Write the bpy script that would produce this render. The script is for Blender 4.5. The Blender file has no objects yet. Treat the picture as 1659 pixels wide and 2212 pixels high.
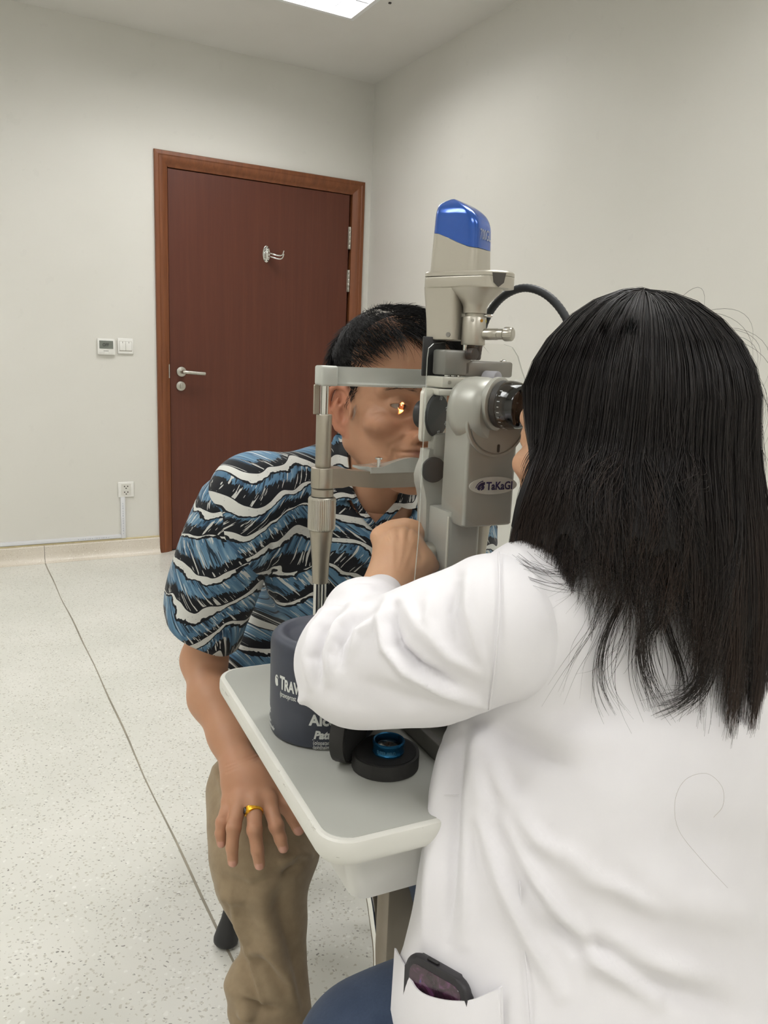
import bpy, bmesh, math, random
import numpy as np
from mathutils import Matrix, Vector, Quaternion

random.seed(7)
rng = np.random.default_rng(7)
SC = bpy.context.scene
COL = SC.collection

# ------------------------------------------------------------------ camera
F_PX, PITCH, ROLL, CAM_H = 1695.8, 0.1956, 0.0408, 1.15
IW, IH = 1659, 2212
_cp, _sp = math.cos(PITCH), math.sin(PITCH)
_r0 = np.array([1., 0, 0]); _u0 = np.array([0, _sp, _cp]); FWD = np.array([0, _cp, -_sp])
_c, _s = math.cos(ROLL), math.sin(ROLL)
RGT = _c*_r0 + _s*_u0; UPV = -_s*_r0 + _c*_u0
EYE = np.array([0, 0, CAM_H])
cam_d = bpy.data.cameras.new('camera')
cam_d.sensor_fit = 'VERTICAL'; cam_d.sensor_height = 36.0; cam_d.sensor_width = 27.0
cam_d.lens = F_PX*36.0/IH
cam_d.clip_start = 0.02; cam_d.clip_end = 60
cam = bpy.data.objects.new('camera', cam_d); COL.objects.link(cam)
cam.matrix_world = Matrix(((RGT[0], UPV[0], -FWD[0], 0), (RGT[1], UPV[1], -FWD[1], 0), (RGT[2], UPV[2], -FWD[2], CAM_H), (0, 0, 0, 1)))
SC.camera = cam

def ray(x, y): return FWD + RGT*(x-IW/2)/F_PX + UPV*(IH/2-y)/F_PX
def at(x, y, Y):
    d = ray(x, y); return EYE + d*(Y/d[1])
def atz(x, y, z):
    d = ray(x, y); return EYE + d*((z-CAM_H)/d[2])
def proj(q):
    d = np.asarray(q, float)-EYE; z = d@FWD
    return np.stack([IW/2+F_PX*(d@RGT)/z, IH/2-F_PX*(d@UPV)/z], -1)

# ------------------------------------------------------------------ world, exposure
w = bpy.data.worlds.new('world'); SC.world = w; w.use_nodes = True
w.node_tree.nodes['Background'].inputs[0].default_value = (0.9, 0.95, 1.0, 1)
w.node_tree.nodes['Background'].inputs[1].default_value = 0.12
SC.view_settings.view_transform = 'Standard'
try: SC.view_settings.look = 'None'
except Exception: pass
SC.view_settings.gamma = 1.0
SC.view_settings.use_curve_mapping = False
SC.view_settings.exposure = 0.58
try:
    SC.cycles.max_bounces = 5; SC.cycles.diffuse_bounces = 3; SC.cycles.use_light_tree = False; SC.cycles.glossy_bounces = 3; SC.cycles.transmission_bounces = 4; SC.cycles.transparent_max_bounces = 10
    SC.cycles.adaptive_threshold = .03; SC.cycles.caustics_reflective = False; SC.cycles.caustics_refractive = False; SC.cycles.sample_clamp_indirect = 4.0
except Exception: pass

# room frame: A runs along the door wall away from the corner, B along the right wall toward the viewer
YAW = 0.5133; RS = 1.15/1.08
CORNER = np.array([-.1464*RS, 4.6805*RS, 0.]); CEIL = 2.5418*RS
AX = np.array([-math.cos(YAW), -math.sin(YAW), 0.]); BX = np.array([math.sin(YAW), -math.cos(YAW), 0.])
def RM(a, b, z): return CORNER + AX*a + BX*b + np.array([0, 0, z])
ROOM_A, ROOM_B = 4.3, 6.4
LIGHT_W, LIGHT_COL = 15.0, (1.0, 0.985, 0.955)
TROFFERS = [(0.51, 0.73), (0.51, 3.13), (0.51, 5.3), (2.75, 0.73), (2.75, 3.13), (2.75, 5.3)]   # near corner of each 0.6 x 1.2 fitting
for i, (a0, b0) in enumerate(TROFFERS):
    ld = bpy.data.lights.new('ceiling_lamp', 'AREA'); ld.shape = 'RECTANGLE'; ld.size = 1.1; ld.size_y = 0.54
    ld.energy = LIGHT_W; ld.color = LIGHT_COL
    lo = bpy.data.objects.new('ceiling_lamp', ld); COL.objects.link(lo)
    p = RM(a0+0.6, b0+0.3, CEIL+0.036)
    lo.matrix_world = Matrix(((AX[0], BX[0], 0, p[0]), (AX[1], BX[1], 0, p[1]), (0, 0, 1, p[2]), (0, 0, 0, 1)))
    if (Vector(AX).cross(Vector(BX))).z < 0:
        lo.matrix_world = Matrix(((AX[0], -BX[0], 0, p[0]), (AX[1], -BX[1], 0, p[1]), (0, 0, 1, p[2]), (0, 0, 0, 1)))

# ------------------------------------------------------------------ materials
MATS = {}
def srgb(h):
    if isinstance(h, str): v = [int(h[i:i+2], 16)/255 for i in (0, 2, 4)]
    else: v = [x/255 for x in h]
    return tuple(x/12.92 if x <= .04045 else ((x+.055)/1.055)**2.4 for x in v)
class NT:
    def __init__(s, m): s.t = m.node_tree; s.n = s.t.nodes; s.l = s.t.links
    def node(s, k, **kw):
        o = s.n.new(k)
        for a, b in kw.items():
            setattr(o, a, b)
        return o
    def set(s, sock, v):
        if hasattr(v, 'is_output'): s.l.new(v, sock)
        elif v is not None: sock.default_value = v
    def math(s, op, a, b=None, c=None, clamp=False):
        o = s.node('ShaderNodeMath', operation=op, use_clamp=clamp)
        s.set(o.inputs[0], a)
        if b is not None: s.set(o.inputs[1], b)
        if c is not None: s.set(o.inputs[2], c)
        return o.outputs[0]
    def vmul(s, v, k):
        o = s.node('ShaderNodeVectorMath', operation='MULTIPLY'); s.set(o.inputs[0], v); s.set(o.inputs[1], k); return o.outputs[0]
    def comb(s, x, y, z):
        o = s.node('ShaderNodeCombineXYZ'); s.set(o.inputs[0], x); s.set(o.inputs[1], y); s.set(o.inputs[2], z); return o.outputs[0]
    def sep(s, v):
        o = s.node('ShaderNodeSeparateXYZ'); s.set(o.inputs[0], v); return o.outputs
    def noise(s, v, scale, detail=3, rough=.55, dist=0.):
        o = s.node('ShaderNodeTexNoise'); s.set(o.inputs['Vector'], v); o.inputs['Scale'].default_value = scale
        o.inputs['Detail'].default_value = detail; o.inputs['Roughness'].default_value = rough; o.inputs['Distortion'].default_value = dist
        return o.outputs[0]
    def ramp(s, f, stops, interp='LINEAR'):
        o = s.node('ShaderNodeValToRGB'); o.color_ramp.interpolation = interp; s.set(o.inputs[0], f)
        el = o.color_ramp.elements
        while len(el) < len(stops): el.new(0.5)
        for e, (p, c) in zip(el, stops):
            e.position = p; e.color = (c[0], c[1], c[2], 1) if not isinstance(c, (int, float)) else (c, c, c, 1)
        return o.outputs[0]
    def mix(s, f, a, b):
        o = s.node('ShaderNodeMix', data_type='RGBA'); s.set(o.inputs[0], f)
        s.set(o.inputs[6], a if hasattr(a, 'is_output') else (*a, 1)); s.set(o.inputs[7], b if hasattr(b, 'is_output') else (*b, 1))
        return o.outputs[2]
    def obj(s): return s.node('ShaderNodeTexCoord').outputs['Object']
    def attr(s, n, out='Vector'): return s.node('ShaderNodeAttribute', attribute_name=n).outputs[out]
    def bump(s, h, strength=.2, dist=.002):
        o = s.node('ShaderNodeBump'); o.inputs['Strength'].default_value = strength; o.inputs['Distance'].default_value = dist
        s.set(o.inputs['Height'], h); s.l.new(o.outputs[0], s.bsdf.inputs['Normal']); return o
def newmat(name):
    m = bpy.data.materials.new(name); m.use_nodes = True
    t = NT(m); t.bsdf = t.n['Principled BSDF']; MATS[name] = m
    return m, t
def setp(t, **kw):
    names = {'rough': 'Roughness', 'metal': 'Metallic', 'spec': 'Specular IOR Level', 'coat': 'Coat Weight', 'sss': 'Subsurface Weight', 'trans': 'Transmission Weight', 'ior': 'IOR', 'sheen': 'Sheen Weight', 'coatr': 'Coat Roughness', 'alpha': 'Alpha'}
    for k, v in kw.items():
        if k in names: t.set(t.bsdf.inputs[names[k]], v)
def mat(name, col, rough=.5, metal=0., var=.04, vscale=40., bump=0., bscale=300., **kw):
    """plain procedural material: base colour with a faint noise mottling, optional fine grain"""
    if name in MATS: return MATS[name]
    m, t = newmat(name)
    c = srgb(col)
    n = t.noise(t.obj(), vscale, 3)
    lo = tuple(max(0, x*(1-var)) for x in c); hi = tuple(min(1, x*(1+var)) for x in c)
    t.set(t.bsdf.inputs['Base Color'], t.ramp(n, [(.3, lo), (.7, hi)]))
    setp(t, rough=rough, metal=metal, **kw)
    if bump: t.bump(t.noise(t.obj(), bscale, 2), bump, .0006)
    return m
def glow(name, col, strength):
    m, t = newmat(name)
    t.set(t.bsdf.inputs['Base Color'], (*srgb(col), 1)); t.set(t.bsdf.inputs['Emission Color'], (*srgb(col), 1)); t.bsdf.inputs['Emission Strength'].default_value = strength
    return m

# ------------------------------------------------------------------ mesh helpers: a shape is (verts Nx3 array, list of faces)
def V3(a): return np.asarray(a, float).reshape(-1, 3)
def join(*parts):
    Vs, Fs, n = [], [], 0
    for v, f in parts:
        v = V3(v); Vs.append(v); Fs += [tuple(i+n for i in q) for q in f]; n += len(v)
    return np.concatenate(Vs), Fs
def xf(shape, R=None, t=(0, 0, 0)):
    v, f = shape; v = V3(v)
    if R is not None: v = v@np.asarray(R, float).T
    return v+np.asarray(t, float), f
def frame(az, o=(0, 0, 0)):
    """axes of something facing azimuth az degrees to the left of straight ahead: x = its right, y = forward"""
    a = math.radians(az)
    return np.array([[math.cos(a), -math.sin(a), 0], [math.sin(a), math.cos(a), 0], [0, 0, 1.]])
def axis_to(d, up=(0, 0, 1)):
    """rotation whose z axis points along d"""
    d = np.asarray(d, float); d = d/np.linalg.norm(d); up = np.asarray(up, float)
    if abs(d@up) > .99: up = np.array([1., 0, 0])
    x = np.cross(up, d); x /= np.linalg.norm(x); y = np.cross(d, x)
    return np.stack([x, y, d], 1)
def bm_shape(bm):
    bm.verts.ensure_lookup_table()
    v = np.array([q.co[:] for q in bm.verts]).reshape(-1, 3); f = [tuple(x.index for x in q.verts) for q in bm.faces]
    bm.free(); return v, f
def box(sx, sy, sz, bev=0., seg=2, c=(0, 0, 0)):
    bm = bmesh.new(); bmesh.ops.create_cube(bm, size=1.)
    for q in bm.verts: q.co = Vector((q.co.x*sx, q.co.y*sy, q.co.z*sz))
    if bev > 0:
        bmesh.ops.bevel(bm, geom=list(bm.edges), offset=bev, segments=seg, profile=.5, affect='EDGES')
    bm.verts.index_update()
    return xf(bm_shape(bm), None, c)
def prism(poly, z0, z1, bev=0., seg=2):
    """extruded polygon (counter-clockwise) with bevelled rims"""
    bm = bmesh.new(); n = len(poly)
    lo = [bm.verts.new((x, y, z0)) for x, y in poly]; hi = [bm.verts.new((x, y, z1)) for x, y in poly]
    bm.faces.new(lo[::-1]); bm.faces.new(hi)
    for i in range(n): bm.faces.new((lo[i], lo[(i+1) % n], hi[(i+1) % n], hi[i]))
    if bev > 0:
        es = [e for e in bm.edges if abs(e.verts[0].co.z-e.verts[1].co.z) < 1e-9]
        bmesh.ops.bevel(bm, geom=es, offset=bev, segments=seg, profile=.5, affect='EDGES')
    bm.verts.index_update()
    return bm_shape(bm)
def rrect(w, h, r, n=5, cx=0, cy=0):
    out = []
    for (sx, sy, a0) in ((1, 1, 0), (-1, 1, 90), (-1, -1, 180), (1, -1, 270)):
        for k in range(n+1):
            a = math.radians(a0+90*k/n); out.append((cx+sx*(w/2-r)+r*math.cos(a), cy+sy*(h/2-r)+r*math.sin(a)))
    return out
def circ(r, n=24, cx=0, cy=0, a0=0): return [(cx+r*math.cos(a0+2*math.pi*i/n), cy+r*math.sin(a0+2*math.pi*i/n)) for i in range(n)]
def loft(rings, cap=True, closed=False):
    n = len(rings[0]); v = np.concatenate([V3(r) for r in rings]); f = []
    m = len(rings)
    for i in range(m if closed else m-1):
        j = (i+1) % m
        for k in range(n):
            q = (k+1) % n; f.append((i*n+k, i*n+q, j*n+q, j*n+k))
    if cap and not closed:
        f.append(tuple(range(n))[::-1]); f.append(tuple((m-1)*n+k for k in range(n)))
    return v, f
def lathe(prof, n=40):
    """(r, z) profile turned about z; r=0 ends are closed to a point"""
    rings = [[(r*math.cos(2*math.pi*k/n), r*math.sin(2*math.pi*k/n), z) for k in range(n)] for r, z in prof]
    return loft(rings, cap=True)
def cyl(r, z0, z1, n=32, bev=0.):
    if bev: return lathe([(r-bev, z0), (r-bev*.3, z0+bev*.3), (r, z0+bev), (r, z1-bev), (r-bev*.3, z1-bev*.3), (r-bev, z1)], n)
    return lathe([(r, z0), (r, z1)], n)
def rod(a, b, r, n=20, bev=0.):
    a = np.asarray(a, float); b = np.asarray(b, float); L = np.linalg.norm(b-a)
    return xf(cyl(r, 0, L, n, bev), axis_to(b-a), a)
def smooth_path(pts, n=60):
    P = V3(pts); m = len(P)
    if m < 3: return P
    ext = np.concatenate([[2*P[0]-P[1]], P, [2*P[-1]-P[-2]]]); out = []
    for i in range(m-1):
        p0, p1, p2, p3 = ext[i:i+4]; k = max(2, n//(m-1))
        for t in np.linspace(0, 1, k, endpoint=(i == m-2)):
            out.append(.5*((2*p1)+(-p0+p2)*t+(2*p0-5*p1+4*p2-p3)*t*t+(-p0+3*p1-3*p2+p3)*t**3))
    return np.array(out)
def tube(pts, r, n=10, cap=True):
    P = V3(pts); m = len(P); r = np.broadcast_to(np.asarray(r, float), (m,))
    T = np.gradient(P, axis=0); T /= np.linalg.norm(T, axis=1)[:, None]+1e-12
    x = axis_to(T[0])[:, 0]; rings = []
    for i in range(m):
        x = x-T[i]*(x@T[i]); x /= np.linalg.norm(x)+1e-12; y = np.cross(T[i], x)
        a = np.arange(n)*2*np.pi/n
        rings.append(P[i]+r[i]*(np.cos(a)[:, None]*x+np.sin(a)[:, None]*y))
    return loft(rings, cap)
def uvsphere(r, n=20, m=12, sc=(1, 1, 1)):
    prof = [(max(1e-4, math.sin(math.pi*k/m))*r, -r*math.cos(math.pi*k/m)) for k in range(m+1)]
    v, f = lathe(prof, n); return v*np.array(sc), f
def grid_surface(P):
    """P: (m, n, 3) open grid"""
    m, n = P.shape[:2]; f = [(i*n+k, i*n+k+1, (i+1)*n+k+1, (i+1)*n+k) for i in range(m-1) for k in range(n-1)]
    return P.reshape(-1, 3), f
def thicken(shape, t):
    """closed sheet of thickness t from an open surface"""
    v, f = shape; me = bpy.data.meshes.new('tmp'); me.from_pydata([tuple(q) for q in v], [], [tuple(int(i) for i in q) for q in f]); me.update()
    bm = bmesh.new(); bm.from_mesh(me); bpy.data.meshes.remove(me)
    bmesh.ops.solidify(bm, geom=list(bm.faces), thickness=t); bm.verts.index_update()
    return bm_shape(bm)

ORIG = {}
def _link(o, parent, label=None, cat=None, group=None, kind=None):
    COL.objects.link(o)
    if parent is not None: o.parent = parent
    if label: o['label'] = label
    if cat: o['category'] = cat
    if group: o['group'] = group
    if kind: o['kind'] = kind
def thing(name, loc, label, cat, group=None):
    o = bpy.data.objects.new(name, None); o.location = loc; o.empty_display_size = .05
    _link(o, None, label, cat, group); ORIG[o.name] = np.asarray(loc, float); return o
def mesh_obj(name, shape, m, parent=None, smooth=30, label=None, cat=None, group=None, kind=None, origin=None, mats=None, midx=None, flip=False):
    """one mesh object from a world-space shape; children store their verts relative to the thing's base"""
    v, f = shape; v = V3(v)
    if parent is not None: o0 = ORIG[parent.name]
    elif origin is not None: o0 = np.asarray(origin, float)
    else: o0 = np.array([v[:, 0].mean(), v[:, 1].mean(), v[:, 2].min()])
    me = bpy.data.meshes.new(name); vv = (v-o0)
    me.from_pydata(vv.tolist(), [], f if isinstance(f, list) else f.tolist())
    bm = bmesh.new(); bm.from_mesh(me); bmesh.ops.recalc_face_normals(bm, faces=bm.faces)
    bm.to_mesh(me); bm.free()
    for q in (mats or [m]): me.materials.append(q)
    if midx is not None: me.polygons.foreach_set('material_index', np.asarray(midx, np.int32))
    if smooth:
        me.polygons.foreach_set('use_smooth', np.ones(len(me.polygons), bool))
        if smooth < 180: me.set_sharp_from_angle(angle=math.radians(smooth))
    me.update()
    o = bpy.data.objects.new(name, me)
    if parent is None: o.location = o0
    _link(o, parent, label, cat, group, kind); ORIG[o.name] = o0
    return o
def text_shape(s, size, extr=.0003, bold=0., sx=1., shear=0., align='LEFT'):
    cu = bpy.data.curves.new('t', 'FONT'); cu.body = s; cu.size = size; cu.extrude = extr; cu.offset = bold; cu.shear = shear; cu.align_x = align; cu.resolution_u = 3
    o = bpy.data.objects.new('t', cu); COL.objects.link(o)
    dg = bpy.context.evaluated_depsgraph_get()
    me = bpy.data.meshes.new_from_object(o.evaluated_get(dg)); v = np.array([q.co[:] for q in me.vertices]).reshape(-1, 3); f = [tuple(p.vertices) for p in me.polygons]
    bpy.data.objects.remove(o); bpy.data.curves.remove(cu); bpy.data.meshes.remove(me)
    v[:, 0] *= sx
    return v, f
# ================================================================== the room
Z3 = np.array([0, 0, 1.])
RROOM = np.stack([AX, BX, Z3], 1)      # room coords -> world (left-handed pair is fine: normals are recalculated)
def rbox(a0, a1, b0, b1, z0, z1, bev=0., seg=2):
    v, f = box(abs(a1-a0), abs(b1-b0), abs(z1-z0), bev, seg, ((a0+a1)/2, (b0+b1)/2, (z0+z1)/2))
    return v@RROOM.T+CORNER, f
def rxf(shape): v, f = shape; return V3(v)@RROOM.T+CORNER, f

# wall paint
m, t = newmat('wall_paint')
co = t.obj(); n1 = t.noise(co, .9, 3); n2 = t.noise(co, 260, 2); n3 = t.noise(co, 14, 4)
base = t.ramp(n1, [(.3, srgb((223, 221, 213))), (.7, srgb((231, 229, 222)))])
t.set(t.bsdf.inputs['Base Color'], t.mix(t.math('MULTIPLY', t.math('GREATER_THAN', n3, .68), .10), base, srgb((205, 203, 196))))
setp(t, rough=.62, spec=.3); t.bump(n2, .12, .001)
M_WALL = m
m, t = newmat('ceiling_paint')
t.set(t.bsdf.inputs['Base Color'], t.ramp(t.noise(t.obj(), 2., 2), [(.3, srgb((226, 224, 218))), (.7, srgb((231, 229, 224)))])); setp(t, rough=.85, spec=.2); t.bump(t.noise(t.obj(), 200, 2), .08, .001)
M_CEIL = m
# speckled vinyl floor
def speckle(name, base0, base1, flecks, rough, dens=.30, scale=105):
    m, t = newmat(name)
    co = t.obj()
    col = t.ramp(t.noise(co, 3.2, 3), [(.3, srgb(base0)), (.7, srgb(base1))])
    jig = t.node('ShaderNodeVectorMath', operation='ADD'); t.set(jig.inputs[0], co)
    nz = t.node('ShaderNodeTexNoise'); nz.inputs['Scale'].default_value = 90; t.set(nz.inputs['Vector'], co)
    t.set(jig.inputs[1], t.vmul(nz.outputs['Color'], (.012, .012, .012)))
    for k, (fc, sc, th, pick, stretch) in enumerate(flecks):
        vo = t.node('ShaderNodeTexVoronoi'); vo.inputs['Scale'].default_value = sc; vo.inputs['Randomness'].default_value = 1.
        t.set(vo.inputs['Vector'], t.vmul(jig.outputs[0], stretch))
        r = t.sep(vo.outputs['Color'])
        hit = t.math('MULTIPLY', t.math('LESS_THAN', vo.outputs['Distance'], th), t.math('LESS_THAN', r[k % 3], pick))
        col = t.mix(t.math('MULTIPLY', hit, t.math('ADD', .35, t.math('MULTIPLY', r[(k+1) % 3], .6))), col, srgb(fc))
    t.set(t.bsdf.inputs['Base Color'], col); setp(t, rough=rough, spec=.5)
    return m
M_FLOOR = speckle('speckled_vinyl', (216, 216, 207), (227, 226, 218), [((120, 116, 108), 92, .24, .34, (1, 1.6, 1)), ((96, 90, 82), 60, .13, .30, (1.7, 1, 1)), ((186, 182, 168), 120, .4, .5, (1, 1, 1)), ((236, 236, 229), 80, .30, .25, (1, 1, 1))], .30)
M_BASE = speckle('speckled_skirting', (214, 205, 190), (224, 216, 203), [((170, 152, 130), 150, .25, .4, (1, 1, 1)), ((240, 234, 224), 120, .3, .4, (1, 1, 1))], .3)
def wood(name, dark, mid, light, scale=1.):
    m, t = newmat(name)
    x, y, z = t.sep(t.obj())
    v = t.comb(t.math('MULTIPLY', x, 26*scale), t.math('MULTIPLY', y, 26*scale), t.math('MULTIPLY', z, 1.1*scale))
    g = t.noise(v, 1.6, 5, .6, .4); fine = t.noise(t.comb(t.math('MULTIPLY', x, 300), t.math('MULTIPLY', y, 300), t.math('MULTIPLY', z, 6)), 1.2, 3)
    c = t.ramp(t.math('ADD', t.math('MULTIPLY', g, .75), t.math('MULTIPLY', fine, .25)), [(.28, srgb(dark)), (.5, srgb(mid)), (.74, srgb(light))])
    t.set(t.bsdf.inputs['Base Color'], c); setp(t, rough=.38, spec=.4); t.bump(fine, .06, .0006)
    return m
M_DOOR = wood('door_veneer', (84, 44, 31), (91, 48, 34), (99, 54, 38))
M_FRAME = wood('door_frame_wood', (104, 60, 36), (122, 72, 43), (138, 85, 52))
M_STEEL = mat('satin_steel', (190, 187, 178), .32, 1., .05, 60)
M_CHROME = mat('chrome', (225, 225, 222), .08, 1., .02)
M_WPLAS = mat('white_plastic', (240, 239, 234), .35, var=.02)
M_DARK = mat('dark_gap', (40, 22, 18), .8)

def struct(name, shape, m, parent=None, smooth=30, **kw):
    return mesh_obj(name, shape, m, parent, smooth, kind=None if parent else 'structure', origin=None if parent else CORNER, **kw)
floor = struct('floor', rbox(-.15, ROOM_A+.15, -.15, ROOM_B+.15, -.1, 0), M_FLOOR)
floor['label'] = 'pale speckled vinyl floor of the examination room'
SEAM_A = 1.7762*RS
M_SEAM = mat('vinyl_seam', (150, 143, 128), .6, var=.25, vscale=9)
seam_pts = [(SEAM_A+.0025*math.sin(b*3.1)+.0015*math.sin(b*11), b) for b in np.linspace(.035, ROOM_B, 60)]
sv = np.array([[(a-hw, b, .0012) for hw in (.0022+.0012*math.sin(b*7), -.0022)] for a, b in seam_pts])
sv2 = sv.reshape(-1, 3)
struct('seam', rxf(thicken((sv2, [(2*i, 2*i+1, 2*i+3, 2*i+2) for i in range(len(seam_pts)-1)]), .001)), M_SEAM, floor, 0)
# ceiling with openings for the light fittings
cutsA = sorted({-.15, ROOM_A+.15} | {a for a, b in TROFFERS} | {a+1.2 for a, b in TROFFERS})
cutsB = sorted({-.15, ROOM_B+.15} | {b for a, b in TROFFERS} | {b+.6 for a, b in TROFFERS})
cells = []
for i in range(len(cutsA)-1):
    for j in range(len(cutsB)-1):
        ca, cb = (cutsA[i]+cutsA[i+1])/2, (cutsB[j]+cutsB[j+1])/2
        if any(a < ca < a+1.2 and b < cb < b+.6 for a, b in TROFFERS): continue
        cells.append(rbox(cutsA[i], cutsA[i+1], cutsB[j], cutsB[j+1], CEIL, CEIL+.08))
ceil = struct('ceiling', join(*cells), M_CEIL, smooth=0)
D0, D1, DH = 1.2054*RS, .0448*RS, 2.026*RS
L0, L1, LT = 1.212, .131, 2.081
wl = struct('wall_left', join(rbox(D0-.03, ROOM_A+.15, -.15, 0, 0, CEIL), rbox(-.15, D1+.03, -.15, 0, 0, CEIL), rbox(D1+.03, D0-.03, -.15, 0, DH-.03, CEIL), rbox(D1+.03, D0-.03, -.2, -.14, 0, DH-.03)), M_WALL, smooth=0)
wr = struct('wall_right', rbox(-.15, 0, 0, ROOM_B+.15, 0, CEIL), M_WALL, smooth=0)
wn = struct('wall_near', rbox(0, ROOM_A+.15, ROOM_B, ROOM_B+.15, 0, CEIL), M_WALL, smooth=0)
wf = struct('wall_far_left', rbox(ROOM_A, ROOM_A+.15, 0, ROOM_B, 0, CEIL), M_WALL, smooth=0)
# coved skirting: profile (distance from wall, height) swept along the wall
BB = .085*RS
def skirting(p0, p1, out):
    prof = [(0, 0), (.045, 0), (.045, .0015), (.034, .004), (.022, .012), (.014, .026), (.011, .045), (.011, BB-.006), (.007, BB), (0, BB)]
    p0 = np.asarray(p0, float); p1 = np.asarray(p1, float); out = np.asarray(out, float)
    return loft([[p+out*d+Z3*z for d, z in prof] for p in (p0, p1)])
cut = SEAM_A
struct('baseboard_left', join(skirting(RM(D0, 0, 0), RM(cut-.001, 0, 0), BX), skirting(RM(cut+.001, 0, 0), RM(ROOM_A, 0, 0), BX)), M_BASE)
struct('baseboard_right', skirting(RM(0, .012, 0), RM(0, ROOM_B, 0), AX), M_BASE)
struct('baseboard_corner', skirting(RM(.012, 0, 0), RM(D1, 0, 0), BX), M_BASE)
# cream sealant line on top of the skirting
struct('trim_1', rbox(D0, ROOM_A, 0, .008, BB, BB+.009, .002), mat('cream_sealant', (214, 200, 160), .7, var=.08), smooth=30)

# ------------------------------------------------------------------ door
door = bpy.data.objects.new('door_1', None); door.location = RM((L0+L1)/2, 0, 0); _link(door, None, 'dark red-brown veneered door in a wooden frame on the far left wall', None, None, 'structure'); ORIG[door.name] = np.array(door.location)
mesh_obj('leaf', rbox(L1+.003, L0-.003, -.055, -.012, .006, LT-.003, .002, 1), M_DOOR, door)
def architrave(path_w):
    """profiled frame member: (u across from the outer edge, proud) swept down a leg or across the head"""
    prof = [(0, -.1), (0, .014), (.004, .020), (.020, .021), (.026, .017), (.036, .017), (.050, .010), (.058, .004), (.063, 0), (path_w, -.004), (path_w, -.1)]
    return prof
pw = D0-L0
def leg(a_out, sgn, zt):
    prof = architrave(pw)
    r0 = [RM(a_out-sgn*u, p, 0) for u, p in prof]; r1 = [RM(a_out-sgn*u, p, zt-u) for u, p in prof]
    return loft([r0, r1])
mesh_obj('frame_post', leg(D0, 1, DH), M_FRAME, door)
mesh_obj('frame_post', leg(D1, -1, DH), M_FRAME, door)
prof = architrave(DH-LT)
mesh_obj('frame_head', loft([[RM(D0-u, p, DH-u) for u, p in prof], [RM(D1+u, p, DH-u) for u, p in prof]]), M_FRAME, door)
mesh_obj('door_stop', join(rbox(L1, L0, -.1, -.056, LT, LT+.02), rbox(L0, L0+.02, -.1, -.056, 0, LT), rbox(L1-.02, L1, -.1, -.056, 0, LT)), M_DARK, door, 0)
def rdisc(a, z, b0, b1, r, n=32, bev=.001):   # disc on the door, axis along B
    v, f = cyl(r, 0, abs(b1-b0), n, bev); v = v[:, [0, 2, 1]]; v = v+np.array([a, min(b0, b1), z]); return rxf((v, f))
mesh_obj('handle_rose', rdisc(1.146, 1.021, -.012, -.003, .027, bev=.002), M_STEEL, door, label='round satin steel rose of the lever handle')
lv = smooth_path([(1.146, -.003, 1.021), (1.146, .035, 1.021), (1.136, .047, 1.0205), (1.11, .049, 1.019), (1.06, .049, 1.016), (1.028, .048, 1.0145)], 40)
lev = rxf(tube(lv, [.0105]*len(lv), 14)); mesh_obj('handle_lever', lev, M_STEEL, door, label='satin steel door lever')
lk = mesh_obj('lock_rose', rdisc(1.150, .942, -.012, -.004, .026, bev=.002), M_STEEL, door, label='round steel thumb-turn lock under the lever')
mesh_obj('thumb_turn', rxf(xf(prism(rrect(.012, .030, .005), 0, .012, .002), np.array([[1, 0, 0], [0, 0, 1], [0, 1, 0]]), (1.150, -.004, .942))), M_STEEL, lk)
for (zlo, zhi) in ((1.772, 1.899), (1.525, 1.652), (.16, .285)):
    h = [rxf(xf(cyl(.0055, zlo+(zhi-zlo)*k/5+.001, zlo+(zhi-zlo)*(k+1)/5-.001, 14, .001), None, (L1-.002, -.004, 0))) for k in range(5)]
    mesh_obj('hinge', join(*h, rbox(L1-.012, L1+.008, -.013, -.009, zlo, zhi)), M_STEEL, door)
mesh_obj('strike_plate', rbox(L0+.0005, L0+.006, -.012, .002, .985, 1.06, .0005, 1), M_STEEL, door)

# ------------------------------------------------------------------ coat hook
hk = thing('coat_hook', RM(.655, -.012, 1.65), 'chrome double coat hook screwed to the brown door', 'hook')
def ell(rx, rz, n=28): return [(rx*math.cos(2*math.pi*i/n), rz*math.sin(2*math.pi*i/n)) for i in range(n)]
R_B = np.array([[1, 0, 0], [0, 0, 1], [0, 1, 0]])   # (x, y, z) prism -> (a, b=height, z)
mesh_obj('back_plate', rxf(xf(prism(ell(.0215, .046), 0, .006, .002), R_B, (.655, -.012, 1.694))), M_CHROME, hk)
mesh_obj('hinge_post', rxf(xf(cyl(.009, 1.668, 1.720, 18, .002), None, (.655, .004, 0))), M_CHROME, hk)
for z0, tip, out in ((1.702, .075, .05), (1.684, .085, .055)):
    p = smooth_path([(.652, .004, z0), (.634, .03, z0-.008), (.606, .05, z0-.016), (.585, .058, z0-.012), (.575, .06, z0+.012)], 24)
    mesh_obj('hook_arm', rxf(tube(p, np.linspace(.0052, .0038, len(p)), 12)), M_CHROME, hk)
for da, dz in ((.009, .034), (-.009, .034), (.009, -.034), (-.009, -.034)):
    mesh_obj('screw', rxf(xf(cyl(.0035, 0, .0015, 12), R_B, (.655+da, -.006, 1.694+dz))), mat('screw_dark', (70, 68, 64), .4, .8), hk)

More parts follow.
